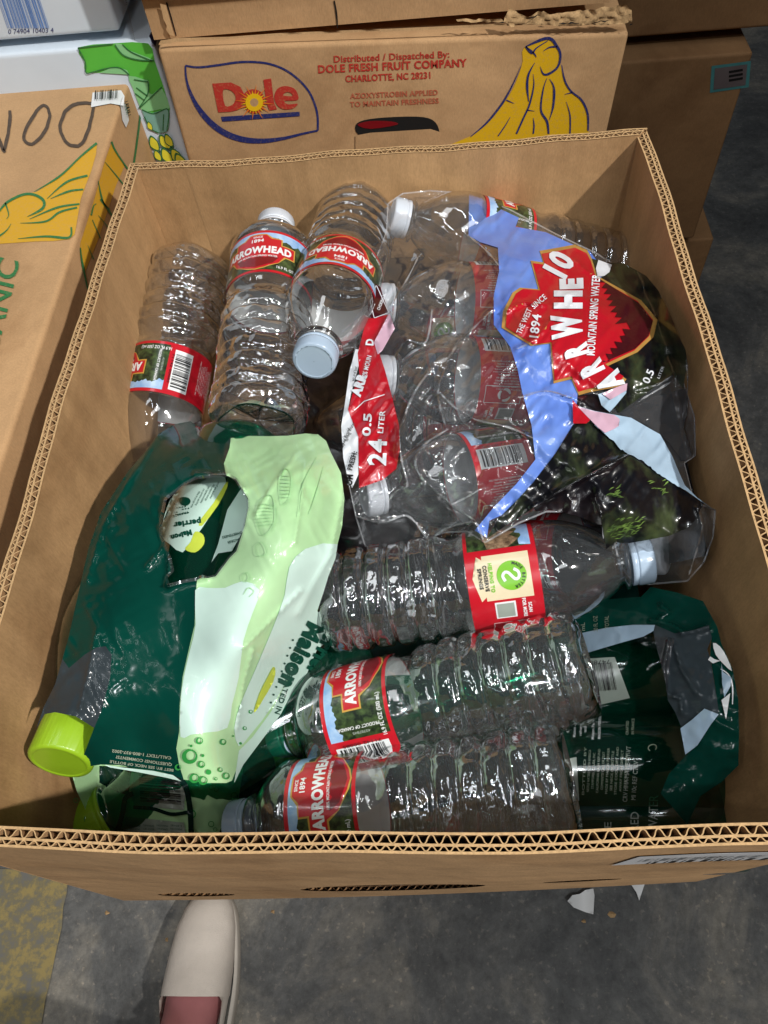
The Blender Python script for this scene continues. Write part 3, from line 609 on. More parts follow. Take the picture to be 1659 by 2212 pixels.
    for dp in (0, .0030, TH):                              # cut ends of the liners
        hw = .00055; n = 90; s = np.linspace(dp, L_ - dp, n); A_ = P(s, np.full(n, BH + .0002), dp - hw); B_ = P(s, np.full(n, BH + .0002), dp + hw); j = RNG.uniform(-.0001, .0001, n)
        A_[:, 2] += j; W.add(np.r_[A_, B_], [(i, i + 1, n + i + 1, n + i) for i in range(n - 1)], 'liner_edge')
    W.build(nm, box, smooth_=False)
mb = MB(); mb.box((-BW + .01, .01, .001), (BW - .01, BD - .01, .005), 'kraft_inner'); mb.build('base_panel', box, smooth_=False)
mb = MB(); bw = WALLF['back_wall']; fn = lambda p, off=0: bw(p[:, 0], p[:, 1], TH + .0012 + off)
mb.region([(2 * BW - TH, .01), (2 * BW - TH, BH - .001), (2 * BW - .045, BH - .001), (2 * BW - .046, .01)], fn, 'kraft_inner', .02, 0); mb.build('corner_flap', box)
mb = MB(); mb.region([(2 * BW - .0452, .01), (2 * BW - .0442, BH - .001), (2 * BW - .0435, BH - .001), (2 * BW - .0445, .01)], fn, 'kraft_dimmed', .02, -.0008)
mb.build('flap_crease', box)
mb = MB(); fw = WALLF['front_wall']; fn = lambda p, off=0: fw(p[:, 0], p[:, 1], -off)
mb.region([(BW + .112, .170), (BW + .19, .176), (BW + .19, .212), (BW + .118, .208)], fn, 'sticker', .02, .0006); mb.barcode(fn, (BW + .124, .186), (.058, .004), (0, .012), 14, None, 'black_ink', .001, 3, .01, ed=.01)
mb.text('C15041', fn, 'black_ink', BW + .128, -.204, .003, .016, 0, 0, .001, 1) if False else None
mb.build('sticker', box, smooth_=False)
#@@PART3
# ================================================================== water bottles
RL = .0318
def lathe(profile, nth, rf=None, mat='pet', mb=None):
    mb = mb or MB(); V = []; n = len(profile); th = np.linspace(0, 2 * np.pi, nth + 1)[:-1]
    for i, (z, r) in enumerate(profile):
        dz, dr = rf(z, th, r) if rf else (0, 0)
        rr = r + dr; V += np.c_[rr * np.cos(th), rr * np.sin(th), np.full(nth, z) + dz].tolist()
    F = [(i * nth + k, i * nth + (k + 1) % nth, (i + 1) * nth + (k + 1) % nth, (i + 1) * nth + k) for i in range(n - 1) for k in range(nth)]
    mb.add(V, F, mat); return mb
def bottle_body(lab0, crush, seed):
    lab1 = lab0 + .042; sh1 = .183; R = .0325; prof = []
    for t in np.linspace(.02, 1, 12): prof.append((-1, t * .0265))            # underside, from centre out
    for a in np.linspace(-80, 0, 7): prof.append((.008 + .008 * math.sin(math.radians(a)), .0245 + .008 * math.cos(math.radians(a))))
    top = lab0 - .018
    for z in np.linspace(.010, top, 70):
        k = (z - .016) / .0135; g = math.exp(-((k - round(k)) * .0135 / .0019) ** 2) if .012 < z < top - .003 else 0
        prof.append((z, R - .0024 * g))
    for z in np.linspace(top + .001, lab0 - .002, 14):
        t = (z - top) / (lab0 - top); prof.append((z, R - .0026 * math.sin(math.pi * min(t, 1)) ** 1.3 - .0007 * t))
    for z in (lab0, (lab0 + lab1) / 2, lab1): prof.append((z, RL - .0004))
    prof += [(lab1 + .001, RL), (lab1 + .003, R), (lab1 + .005, R)]
    h = sh1 - lab1 - .005
    for t in np.linspace(.04, 1, 26): prof.append((lab1 + .005 + h * t, .0128 + (R - .0128) * (math.cos(t * math.pi / 2) ** .85 if t < 1 else 0)))
    prof += [(sh1 + .001, .0128), (sh1 + .002, .0165), (sh1 + .0035, .0165), (sh1 + .004, .0128), (.192, .0128)]
    def rf(z, th, r):
        if z < 0:
            t = r / .0265; return 1 + .0065 - .0065 * (t * (.55 + .45 * np.cos(5 * th)) ** 1.0) * (1 if t < 1 else 1) + .001 * np.cos(10 * th) * t, 0 * th
        dz = 0 * th; dr = 0 * th
        if z < .012: dr = dr - .0022 * (.5 - .5 * np.cos(5 * th)) * (1 - z / .012)
        if .012 < z < top:
            k = (z - .016) / .0135; pn = np.sin(math.pi * (k % 1.0)) ** .6
            dr = dr + pn * .0011 * (np.abs(np.cos(7 * th + .5 * math.floor(k) * 1.2)) ** .5 - .75)
        if lab1 + .006 < z < sh1: dr = dr + .0006 * np.cos(6 * th) * math.sin(math.pi * (z - lab1) / h)
        if z < lab0 - .004 and z > .002:
            env = min(1, (lab0 - z) / .02) * crush
            dr = dr + env * (.0022 * (noise(th * 1.6 % 10, z / .022 + 0 * th, seed) - .5) + .0016 * (ridged(th * 3.3, z / .009 + th * .8, seed + 3) - .5))
            edge = np.minimum(th, 2 * np.pi - th); 
        return dz, dr
    mb = lathe(prof, 96, rf, 'pet_body')
    mb.mats.append('pet'); V = np.array(mb.v)
    for i, f in enumerate(mb.f):
        if V[f[0]][2] > lab0 - .02: mb.m[i] = 1
    return mb
def cap_mesh(R=.0146, h=.0135, z0=.1885, col='cap_clear', ribs=60, rd=.00035):
    prof = [(z0, R - .0012), (z0 + .0002, R), (z0 + .0028, R), (z0 + .0030, R - .0006), (z0 + .0036, R - .0006), (z0 + .0038, R), (z0 + h - .0015, R - .0003), (z0 + h - .0004, R - .0010), (z0 + h, R - .0022), (z0 + h, R - .0024), (z0 + h, R * .84), (z0 + h, R * .82), (z0 + h - .0004, R * .80), (z0 + h - .0004, R * .78), (z0 + h - .0004, R * .3), (z0 + h - .0004, .0002)]
    def rf(z, th, r): return 0, (rd * np.sign(np.cos(ribs * th)) if z0 + .004 <= z + 1e-6 and z < z0 + h - .0010 and r > R * .9 else 0 * th)
    prof.insert(6, (z0 + .0045, R)); return lathe(prof, 120, rf, col)
def cylmap(r, z0, s=.001):
    def g(p, off=0.0):
        p = np.atleast_2d(np.asarray(p, float)); th = p[:, 0] * s / r
        return np.c_[(r + off) * np.cos(th), (r + off) * np.sin(th), z0 + p[:, 1] * s]
    return g
def water_label(z0):
    g = cylmap(RL, z0); m = MB(); Hh = 42; C_ = 2 * math.pi * RL * 1000
    R_ = lambda a, b, c, d, mt, o: m.region([(a, b), (c, b), (c, d), (a, d)], g, mt, 2.2, o)
    R_(-C_ / 2, 0, C_ / 2, Hh, 'label_red', 0)
    R_(-C_ / 2, .4, C_ / 2, Hh - .4, 'label_back', -.0010)
    R_(-44, 2.2, 53, Hh - 2.6, 'label_forest', .00012)
    sky = [(-44, Hh - 2.6)] + [(x, 29 + 4 * noise(np.array([x / 5.]), np.array([1.]), 5)[0] + 3 * noise(np.array([x / 1.7]), np.array([3.]), 8)[0]) for x in np.arange(-44, 53.1, 1.2)] + [(53, Hh - 2.6)]
    m.region(sky, g, 'label_sky', 2.2, .0002)
    m.region([(32, 18), (36, 24), (40, 31), (43, 28), (47, 33), (50, 30), (53, 26), (53, 14), (44, 12), (36, 12)], g, 'label_rock', 2, .00028)
    # badge: stepped sign over a pointed shield
    def badge(k): return [(-27 - k, 17 - k), (-27 - k, 27 + k), (-17 - k, 27 + k), (-17 - k, 33 + k * .6), (-10 - k, 33 + k), (-6, 37 + k), (6, 37 + k), (10 + k, 33 + k), (17 + k, 33 + k * .6), (17 + k, 27 + k), (27 + k, 27 + k), (27 + k, 17 - k), (20 + k, 17 - k), (16, 10 - k * .6), (6, 4.5 - k), (0, 3.0 - k), (-6, 4.5 - k), (-16, 10 - k * .6), (-20 - k, 17 - k)]
    m.region(badge(1.0), g, 'label_gold', 2.2, .00036); m.region(badge(0), g, 'label_red', 2.2, .00044)
    m.region([(-16, 15), (-12, 15.5), (-9, 13), (-6, 15.8), (-2, 13.6), (2, 16), (6, 13.5), (10, 15.8), (16, 15), (12, 9), (5, 6), (0, 4.6), (-5, 6), (-12, 9)], g, 'label_dark_red', 2.2, .0005)
    tx = lambda s, x, y, h, w_=None, mt='label_white', ang=0, bold=.02, o=.0006: m.text(s, g, mt, x, y, h, w_, ang, bold, o, 2.5, 0, True)
    tx('ARROWHEAD', 0, 21.8, 7.2, 50, bold=.05); tx('SINCE', 0, 34.8, 2.0, 7); tx('1894', 0, 31, 3.4, 9, bold=.03)
    tx('100% MOUNTAIN SPRING WATER', 0, 15.6, 1.8, 30, bold=.02)
    tx('16.9 FL OZ (500 mL)', -33, 5.2, 2.6, 24); tx('16.9 FL OZ (500 mL)', 27, 5.2, 2.6, 24)
    tx('PRODUCT OF CANADA', -37.5, 20, 1.9, 26, ang=90); tx('43787845', -40.6, 19, 1.5, 11, 'label_grey', 90)
    m.barcode(g, (-62, 38), (0, -33), (14, 0), 22, 'label_white', 'label_black', .0003, 11, .07, ed=2.3)
    tx('71142 00085', -47.2, 21, 1.8, 24, 'label_black', 90, .0, .0009)
    for k in range(11): tx(('NESTED AND BOTTLED IN', 'STAMFORD, CT 06902', 'MOUNTAIN SPRING WATER', 'CALL 800-873-7775', 'CAUTION: small cap and poses a', 'hazard for children.')[k % 6], -70 - k * 1.9, 20, 1.1, 28 - (k * 7 % 9), 'label_white', 90, .0)
    # made better panel
    m.region([(57, 10), (59.5, 10), (57, 7), (70, 3.4), (84, 7), (81.5, 10), (84, 10), (84, 37), (57, 37)], g, 'label_cream', 2.2, .00012)
    cc = [(70.5 + 8.6 * math.cos(a), 26 + 8.6 * math.sin(a)) for a in np.linspace(0, 6.28, 30)[:-1]]
    m.region(cc, g, 'label_lime', 2.2, .0003)
    m.line([(67, 27.5), (69, 30), (72, 30), (73, 28), (71, 26), (69, 24.4), (68.4, 22.4), (70.5, 20.8), (73.5, 22)], 1.7, g, 'label_white', .0006, 1)
    for i, ch in enumerate('MADE BETTER'):
        a = math.radians(165 - i * 15); tx(ch, 70.5 + 7 * math.cos(a), 26 + 7 * math.sin(a), 1.8, None, 'label_black', math.degrees(a) - 90, .03)
    tx('HELPING TO', 70.5, 14.4, 2.3, 17, 'label_lime', 0, .05); tx('CONSERVE', 70.5, 11.2, 2.3, 15, 'label_black', 0, .04); tx('SPRINGS', 70.5, 8.0, 2.3, 12, 'label_black', 0, .04)
    m.text('SCAN', g, 'label_white', 91, 34, 2.2, 7, 0, .04, .0004, 2.5, 0, True); m.text('FOR MORE', g, 'label_white', 91, 30.8, 2.2, 13, 0, .04, .0004, 2.5, 0, True)
    R_(85.5, 14, 97, 26, 'label_white', .0002); R_(86.5, 15, 96, 25, 'label_grey', .0004)
    x0 = -C_ / 2 + 1; 
    m.line([(x0, 12), (x0 + 12, 12), (x0 + 12, 38), (x0, 38), (x0, 12)], .4, g, 'label_white', .0003, 2, False)
    for k in range(3):
        a = math.radians(k * 120 + 90); m.line([(x0 + 6 + 4 * math.cos(a + b_), 24 + 4 * math.sin(a + b_)) for b_ in (-.8, -.3, .3, .8)], [1.3, 2.2, .8], g, 'label_white', .0005, 1)
    R_(x0 + 15, 8, x0 + 17, 34, 'label_white', .0003) if False else None
    return m
SH = {}
def proto_mesh(key, fn):
    if key not in SH:
        o = fn().build(key); SH[key] = o.data; bpy.data.objects.remove(o)
    return SH[key]
def axis_frame(cap, base, zc=None, zb=None, L=.2):
    """both ends given in the photograph, one height given: find the other so that the length is right"""
    if zb is not None and zc is not None:
        c, b = atz(*cap, zc), atz(*base, zb); b = c + (b - c) * (L / np.linalg.norm(b - c)); print('bottle fixed', base, b.round(3), c.round(3)); return Vector(b), Vector(c)
    if zb is not None: B = atz(*base, zb); fix, pix = B, cap
    else: B = atz(*cap, zc); fix, pix = B, base
    best = None
    for z in np.linspace(.02, .26, 481):
        q = atz(*pix, z); e = abs(np.linalg.norm(q - fix) - L) + abs(z - fix[2]) * .02
        if best is None or e < best[0]: best = (e, q, z)
    c, b = (best[1], fix) if zb is not None else (fix, best[1])
    print('bottle', base, 'zb %.3f zc %.3f len %.3f' % (b[2], c[2], np.linalg.norm(c - b)))
    return Vector(b), Vector(c)
def frame_matrix(b, c, face, r):
    z = (c - b).normalized(); mid = (b + c) / 2; v = Vector(CP) - mid; v -= z * v.dot(z); v.normalize(); y = z.cross(v)
    a = face * .001 / r; x = v * math.cos(a) - y * math.sin(a); y2 = z.cross(x)
    m = Matrix.Identity(4)
    for i, q in enumerate((x, y2, z)):
        for k in range(3): m[k][i] = q[k]
    m.translation = b; return m
def water_bottle(cap, base, label, face=0, zc=None, zb=None, kind='long', crush=1, seed=0, capm='cap_clear', group='clear spring water bottles'):
    b, c = axis_frame(cap, base, zc, zb, .202); lab0 = {'long': .092, 'short': .112}[kind]
    o = empty('water_bottle', (0, 0, 0), label, 'bottle', group); o.matrix_world = frame_matrix(b, c, face, RL)
    for nm, key, fn in (('body', f'body_{kind}_{crush}_{seed % 3}', lambda: bottle_body(lab0, crush, seed % 3)), ('label', f'label_{kind}', lambda: water_label(lab0)), ('cap', 'cap_' + capm, lambda: cap_mesh(col=capm))):
        ch = bpy.data.objects.new(nm, proto_mesh(key, fn)); COL.objects.link(ch); ch.parent = o
    return o
water_bottle((312, 1060), (418, 565), 'clear bottle with barcode label turned up, leftmost against the left wall', -47, zb=.175, seed=0, crush=1.0)
water_bottle((597, 478), (556, 925), 'clear bottle standing cap up with upright label, second from the left wall', 12, zc=.204, kind='short', seed=1, crush=1.0, capm='cap_white')
water_bottle((678, 782), (775, 470), 'clear bottle with its translucent blue cap pointing at the viewer', -4, zc=.226, seed=2, crush=.8)
water_bottle((1408, 1207), (705, 1302), 'clear bottle with the cream conserve springs panel, topmost of the three lying in front', 72, zb=.150, seed=0, crush=.5)
water_bottle((592, 1590), (1272, 1432), 'clear bottle with barcode label edge showing, middle of the three lying in front', -32, zb=.170, kind='short', seed=1, crush=1.0)
water_bottle((500, 1785), (1236, 1688), 'clear bottle with a full front label, lowest of the three lying in front', -17, zb=.160, kind='short', seed=2, crush=1.0)
G2 = 'bottles inside the torn clear water pack'
water_bottle((845, 466), (1330, 590), 'bottle with raised white cap at the top of the torn clear water pack', 140, zc=.203, zb=.135, seed=1, crush=.4, capm='cap_white', group=G2)
water_bottle((812, 655), (1360, 668), 'bottle with recycling symbol on its red label, second row of the torn pack', -98, zc=.190, seed=2, crush=.4, capm='cap_white', group=G2)
water_bottle((808, 812), (1375, 838), 'bottle with small white print on its red label, third row of the torn pack', -84, zc=.188, seed=0, crush=.4, capm='cap_white', group=G2)
water_bottle((785, 1070), (1365, 975), 'bottle under clear film with barcode on red label, lowest row of the torn pack', -66, zc=.172, seed=1, crush=.4, capm='cap_white', group=G2)
water_bottle((655, 925), (1100, 930), 'deep bottle in shadow whose small cap shows beside the green pack', -80, zb=.120, seed=2, crush=.4, capm='cap_white', group=G2)
water_bottle((800, 745), (1280, 740), 'deep bottle in the lower layer behind the red strip of the torn pack', 60, zb=.125, seed=0, crush=.4, capm='cap_white', group=G2)
water_bottle((790, 960), (1300, 900), 'deep bottle in the lower layer, red label glowing through the clear film', 128, zb=.125, seed=1, crush=.4, capm='cap_white', group=G2)
water_bottle((1440, 1195), (900, 1180), 'deep bottle whose white knurled cap shows inside the clear film bulge at the right', -80, zc=.13, seed=1, crush=.4, capm='cap_white', group=G2)

# ------------------------------------------------------------------ green sparkling water bottles
def green_body():
    prof = [(-1, t * .027) for t in np.linspace(.02, 1, 8)] + [(.008 + .008 * math.sin(math.radians(a)), .0255 + .008 * math.cos(math.radians(a))) for a in np.linspace(-80, 0, 6)]
    prof += [(z, .0335) for z in (.02, .05, .09, .118)]
    prof += [(.118 + .070 * t, .0140 + .0195 * (math.cos(t * math.pi / 2) ** 1.1 if t < 1 else 0)) for t in np.linspace(.05, 1, 22)] + [(.189, .0165), (.191, .0165), (.192, .0138), (.205, .0138)]
    def rf(z, th, r):
        if z < 0: t = r / .027; return 1 + .007 - .007 * t * (.6 + .4 * np.cos(5 * th)), 0 * th
        return 0 * th, (-.002 * (.5 - .5 * np.cos(5 * th)) * (1 - z / .012) if z < .012 else 0 * th)
    return lathe(prof, 72, rf, 'pet_green')
def raycyl(b, c, r):
    b, c = np.array(b[:]), np.array(c[:]); ax = (c - b) / np.linalg.norm(c - b)
    def g(p, off=0.0):
        v = rays(p); o = CP - b; d = v - np.outer(v @ ax, ax); e = o - (o @ ax) * ax; R_ = r + off
        A_ = (d * d).sum(1); B_ = 2 * d @ e; C_ = e @ e - R_ * R_; D_ = np.maximum(B_ * B_ - 4 * A_ * C_, 0)
        return CP + v * ((-B_ - np.sqrt(D_)) / (2 * A_))[:, None]
    return g
def green_bottle(cap, base, label, zc=None, zb=None, group='green sparkling water bottles', capm='lime_cap'):
    b, c = axis_frame(cap, base, zc, zb, .216)
    o = empty('sparkling_water_bottle', (0, 0, 0), label, 'bottle', group); o.matrix_world = frame_matrix(b, c, 0, .0335)
    for nm, key, fn in (('body', 'green_body', green_body), ('cap', capm, lambda: cap_mesh(.0175, .026, .190, capm, 44, .00012))):
        ch = bpy.data.objects.new(nm, proto_mesh(key, fn)); COL.objects.link(ch); ch.parent = o
    bpy.context.view_layer.update()
    return o, raycyl(b, c, .0335)
green_bottle((128, 1648), (412, 985), 'green bottle with a big lime cap poking out of the left pack, top layer', zc=.190, zb=.125)
gw, gwf = green_bottle((330, 1640), (522, 985), 'green bottle with a mint label seen through the torn window of the left pack', zc=.172, zb=.174)
green_bottle((150, 1800), (700, 1500), 'shaded green bottle whose lime cap sits low in the front left corner', zc=.10, zb=.10)
green_bottle((585, 1612), (1130, 1450), 'green bottle whose lime cap edge shows beside the middle clear bottle', zc=.10, zb=.075)
mb = MB(); f_ = gwf
mb.region(smooth(T('C', [(700, 560), (715, 480), (745, 400), (800, 340), (860, 310), (960, 300), (985, 330), (960, 400), (900, 500), (850, 570), (795, 636), (740, 600)]), 2), f_, 'pack_white', 8, .0006)
mb.region(smooth(T('C', [(985, 330), (990, 350), (950, 430), (880, 520), (868, 500), (930, 420)]), 2), f_, 'cucumber', 8, .0008)
mb.region(smooth(T('C', [(850, 545), (885, 560), (888, 600), (850, 636), (806, 622), (830, 590)]), 3), f_, 'cucumber', 8, .0010)
mb.region(T('C', [(1055, 350), (1085, 420), (1060, 540), (1010, 630), (950, 640), (920, 680), (950, 600), (990, 450)]), f_, 'pack_white', 8, .0006)
mb.text('perrier', f_, 'pack_text', *T('C', [(815, 505)])[0], 14, 60, 188, .05, .0012, 6); mb.text('Maison', f_, 'pack_text', *T('C', [(790, 560)])[0], 13, 46, 196, .06, .0012, 6)
mb.text('FRANCE', f_, 'pack_text', *T('C', [(785, 470)])[0], 5, 34, 195, .02, .0012, 6)
for i, t_ in enumerate(('What do you get when', 'you combine sparkling', 'our signature bubbles', 'for natural energy', 'and exquisite')): mb.text(t_, f_, 'pack_text', *T('C', [(850 + i * 21, 405 - i * 10)])[0], 4.2, 40, 243, .0, .0012, 6)
mb.region(smooth(T('C', [(780, 410), (790, 395), (820, 398), (830, 415), (815, 432), (790, 428)]), 3), f_, 'pack_text', 6, .0012)
for k in range(14): x_, y_ = T('C', [(760 + (k * 37 % 62), 425 + (k * 23 % 48))])[0]; mb.region([(x_ + 1.6 * math.cos(a), y_ + 1.6 * math.sin(a)) for a in np.linspace(0, 6.28, 8)[:-1]], f_, 'pack_text', 6, .0012)
mb.text('CALORIES', f_, 'pack_text', *T('C', [(1020, 585)])[0], 5.5, 30, 195, .03, .0012, 6); mb.text('SWEETENERS', f_, 'pack_text', *T('C', [(1010, 560)])[0], 5.5, 44, 195, .03, .0012, 6)
mb.build('label', gw)

# right hand group, lying on their sides below the torn green film
GR = 'green bottles inside the torn dark green pack'
ga, gaf = green_bottle((820, 1510), (1500, 1430), 'green bottle with white barcode label inside the torn green film at the right', zb=.10, zc=.095, group=GR, capm='green_cap')
mb = MB(); q = T('D', [(340, 530), (575, 515), (683, 805), (400, 870), (340, 880)]); mb.region(q, gaf, 'label_grey', 10, .0006)
mb.barcode(gaf, T('D', [(395, 560)])[0], (50, -4), (12, 62), 18, None, 'label_black', .0010, 9, .02); mb.text('74780', gaf, 'label_black', *T('D', [(470, 552)])[0], 9, 44, 184, .0, .0012, 8); mb.build('label', ga)
gb, gbf = green_bottle((850, 1650), (1520, 1655), 'green bottle with dense pale print and a bright green sheen inside the torn green film', zb=.09, zc=.09, group=GR, capm='green_cap')
mb = MB()
for i, t_ in enumerate(('hours', 'and enjoy our', 'for an', 'Maison Perrier', 'refreshing', 'tantalizing', 'Maison Perrier', 'MAISON PERRIER', 'CRAFTED', 'IN FRANCE')): mb.text(t_, gbf, 'label_white' if i < 8 else 'pack_dim_text', 1203 + [0, 12, 24, 38, 52, 62, 78, 92, 152, 164][i], 1572 - (i % 2) * 3, 6, [30, 40, 20, 46, 34, 26, 50, 54, 30, 34][i], 88, .02, .0008, 10)
for i in range(10): mb.text(('BOTTLED BY', 'NESTLE WATERS NORTH AMERICA', 'STAMFORD, CT USA, INC', 'CALIFORNIA CASH REFUND', 'COMMENTS? CALL OR TEXT', 'MADE BY MAISON PERRIER', 'SEE NECK OF BOTTLE', 'STORE COOL, DRY AND', 'AWAY FROM DIRECT', 'CARBONATED MINERALS')[i], gbf, 'pack_dim_text', 1262 + i * 10, 1665, 5, 104 - (i * 13 % 30), 87, .0, .0008, 10)
mb.text('CRV HI-IA-MA-ME-NY-VT', gbf, 'label_grey', 1354, 1672, 10, 120, 86, .0, .0008, 10); mb.text('MI 10c REF CTRV', gbf, 'label_grey', 1371, 1686, 10, 84, 86, .0, .0008, 10)
mb.line([(1404, 1622), (1400, 1616), (1404, 1610), (1412, 1608), (1418, 1612), (1416, 1620)], 2, gbf, 'pack_dim_text', .0008, 3)
mb.region(T('D', [(222, 1240), (305, 1222), (325, 1530), (240, 1540)]), gbf, 'label_grey', 10, .0006); mb.build('label', gb)
gc, gcf = green_bottle((850, 1768), (1520, 1760), 'green bottle with large pale capitals lying lowest against the front wall', zb=.075, zc=.075, group=GR, capm='green_cap')
mb = MB(); mb.text('WATER', gcf, 'label_grey', 1411, 1756, 20, 76, 88, .0, .0008, 10); mb.text('FLAVORED', gcf, 'label_grey', 1370, 1810, 18, 112, 89, .0, .0008, 10); mb.text('LIME', gcf, 'label_grey', 1313, 1806, 15, 60, 90, .0, .0008, 10); mb.build('label', gc)

# ================================================================== films
def crease(x, y, pts, amp, wd):
    d = np.full(len(x), 1e9); P = np.array(pts, float)
    for (x0, y0), (x1, y1) in zip(P[:-1], P[1:]):
        L2 = (x1 - x0) ** 2 + (y1 - y0) ** 2; t = np.clip(((x - x0) * (x1 - x0) + (y - y0) * (y1 - y0)) / L2, 0, 1)
        d = np.minimum(d, (x - x0 - t * (x1 - x0)) ** 2 + (y - y0 - t * (y1 - y0)) ** 2)
    return amp * np.exp(-np.sqrt(d) / wd)
def rotn(x, y, a): c, s = math.cos(math.radians(a)), math.sin(math.radians(a)); return c * x + s * y, -s * x + c * y

# --- torn water pack
CRE = [(T('A', p), a, w_) for p, a, w_ in (
    ([(1180, 400), (1040, 540), (900, 690), (790, 960), (800, 1120), (840, 1250)], .005, 5), ([(750, 820), (640, 960), (560, 1120), (500, 1300), (490, 1450)], .005, 5), ([(860, 1270), (700, 1370), (620, 1480), (660, 1620), (860, 1800), (1060, 1940)], .005, 5),
    ([(800, 1010), (900, 1110), (1050, 1200), (1300, 1260), (1480, 1340)], .004, 4), ([(640, 20), (560, 180), (470, 330), (450, 520)], .006, 6), ([(1050, 1050), (940, 1170), (1000, 1250)], .003, 4), ([(560, 620), (680, 650), (720, 560), (740, 400)], .003, 4),
    ([(490, 1240), (520, 1500), (560, 1680), (480, 1720), (420, 1800)], .004, 4), ([(700, 2090), (850, 1990), (1050, 1950), (1110, 2080)], .004, 5), ([(180, 1900), (380, 1950), (560, 1900), (700, 2060)], .003, 5), ([(1100, 1700), (1000, 1760), (880, 1820)], .003, 3), ([(330, 620), (440, 420), (470, 330)], .003, 5))]
CRE += [(T('B', p), a, w_) for p, a, w_ in (([(690, 1085), (560, 1160), (300, 1290), (0, 1470)], .007, 4), ([(450, 1400), (490, 1500), (510, 1700)], .005, 4), ([(1110, 380), (1120, 600), (1080, 820)], .004, 5), ([(760, 620), (900, 580), (1000, 520)], .003, 4), ([(780, 690), (1000, 560)], .003, 4), ([(1190, 1470), (1230, 1600), (1180, 1800), (1130, 1960)], .005, 5), ([(600, 1730), (580, 1800), (700, 1900)], .004, 4))]
CRE += [(T('4', p), a, w_) for p, a, w_ in (([(720, 540), (800, 510), (870, 520)], .003, 3), ([(760, 700), (840, 660), (900, 590)], .003, 4), ([(570, 240), (640, 300), (690, 360)], .004, 4), ([(990, 900), (880, 870), (770, 900)], .002, 4), ([(1000, 340), (1040, 380), (1100, 410)], .003, 4))]
def wr_pack(x, y):
    a, b = rotn(x, y, 30); c, d = rotn(x, y, -52)
    w_ = .0035 * (ridged(a / 95, b / 48, 1) - .5) + .0024 * (ridged(c / 60, d / 24, 2) - .5) + .0009 * (noise(x / 9, y / 14, 3) - .5)
    for p, am, wd in CRE: w_ = w_ + crease(x, y, p, am, wd)
    return w_
pack_ctrl = [(860, 425, .215), (1010, 405, .205), (1100, 450, .205), (1250, 520, .195), (1340, 590, .195), (1430, 700, .20), (1490, 850, .20), (1505, 980, .195), (1000, 640, .222), (1075, 820, .228), (1060, 1000, .220),
    (900, 650, .216), (900, 820, .218), (900, 1000, .208), (1000, 730, .216), (1000, 915, .214), (1250, 680, .232), (1300, 800, .228), (1200, 850, .228), (1400, 760, .215), (800, 580, 0.214), (790, 760, 0.209), (755, 950, 0.199), (780, 1110, .188),
    (830, 1190, .150), (950, 1130, .180), (1045, 1168, .200), (1130, 1100, .21), (1220, 930, .225), (1300, 900, .222), (1400, 960, .21), (1500, 1090, .20), (1545, 1150, .19), (1500, 1235, .17), (1400, 1262, .150), (1330, 1090, .222), (1340, 1000, .222), (1200, 1100, .212), (1440, 1160, .20), (930, 500, .20), (1130, 560, .222)]
pk = sheet(pack_ctrl, wr_pack)
pack = empty('water_pack_film', atz(1150, 850, .2), 'torn clear shrink film with red and blue print draped over the bottles at the right', 'plastic film')
mb = MB()
out = T('A', [(-30, 700)]) and [(798, 615), (812, 560), (835, 500), (838, 440), (870, 418), (930, 412), (1010, 418), (1100, 452), (1200, 505), (1290, 548), (1370, 600), (1425, 700), (1468, 800), (1500, 900), (1502, 985), (1478, 1000), (1500, 1085), (1545, 1102), (1540, 1160), (1520, 1215), (1485, 1255), (1400, 1262), (1352, 1240), (1335, 1205), (1325, 1160), (1300, 1115), (1240, 1105), (1180, 1105), (1120, 1130), (1048, 1172), (1010, 1148), (960, 1150), (900, 1170), (850, 1185), (790, 1182), (770, 1120), (748, 1020), (742, 930), (760, 800), (775, 700)]
mb.region(out, pk, 'film_clear', 5, 0, edge=5); mb.build('clear_film', pack, label='clear wrinkled film with creases')
for pts, am, wd in CRE:
    P_ = smooth(pts, 5, False); mb = MB(); n_ = max(5, len(P_)); q = random.Random(len(pts) + int(pts[0][0]))
    mb.line(P_, [.6] + [q.uniform(1.2, 5.5) for _ in range(n_)] + [.6], pk, 'film_fold', .0016, 4, False); mb.build('film_crease', pack)
mb = MB(); mb.line(out + out[:1], [q.uniform(1.5, 4) for _ in range(40)], pk, 'film_fold', .0012, 5, False); mb.build('film_edge', pack)
mb = MB()
mb.region(T('4', [(567, 66), (600, 78), (650, 96), (700, 130), (770, 163), (757, 200), (880, 222), (985, 270), (1000, 275), (1060, 300), (1090, 340), (1140, 360), (1120, 420), (1180, 560), (1205, 825), (1110, 850), (1010, 885), (1000, 1000), (900, 1180), (800, 1290), (740, 1360), (650, 1400), (640, 1470), (590, 1440), (672, 1340), (760, 1250), (838, 1150), (822, 1010), (785, 880), (765, 780), (735, 690), (668, 600), (668, 480), (690, 380), (685, 285), (610, 262), (565, 235)]), pk, 'film_blue', 5, .0012, edge=5)
mb.build('sky_print', pack)
def shade_edge(pts, n, amp, sd):   # jagged tree-line between two points
    (x0, y0), (x1, y1) = pts; o = []; r_ = random.Random(sd)
    for i in range(n + 1):
        t = i / n; nx, ny = -(y1 - y0), (x1 - x0); L_ = math.hypot(nx, ny); k = (amp if i % 2 else -amp) * r_.uniform(.4, 1); o.append((x0 + (x1 - x0) * t + nx / L_ * k, y0 + (y1 - y0) * t + ny / L_ * k))
    return o
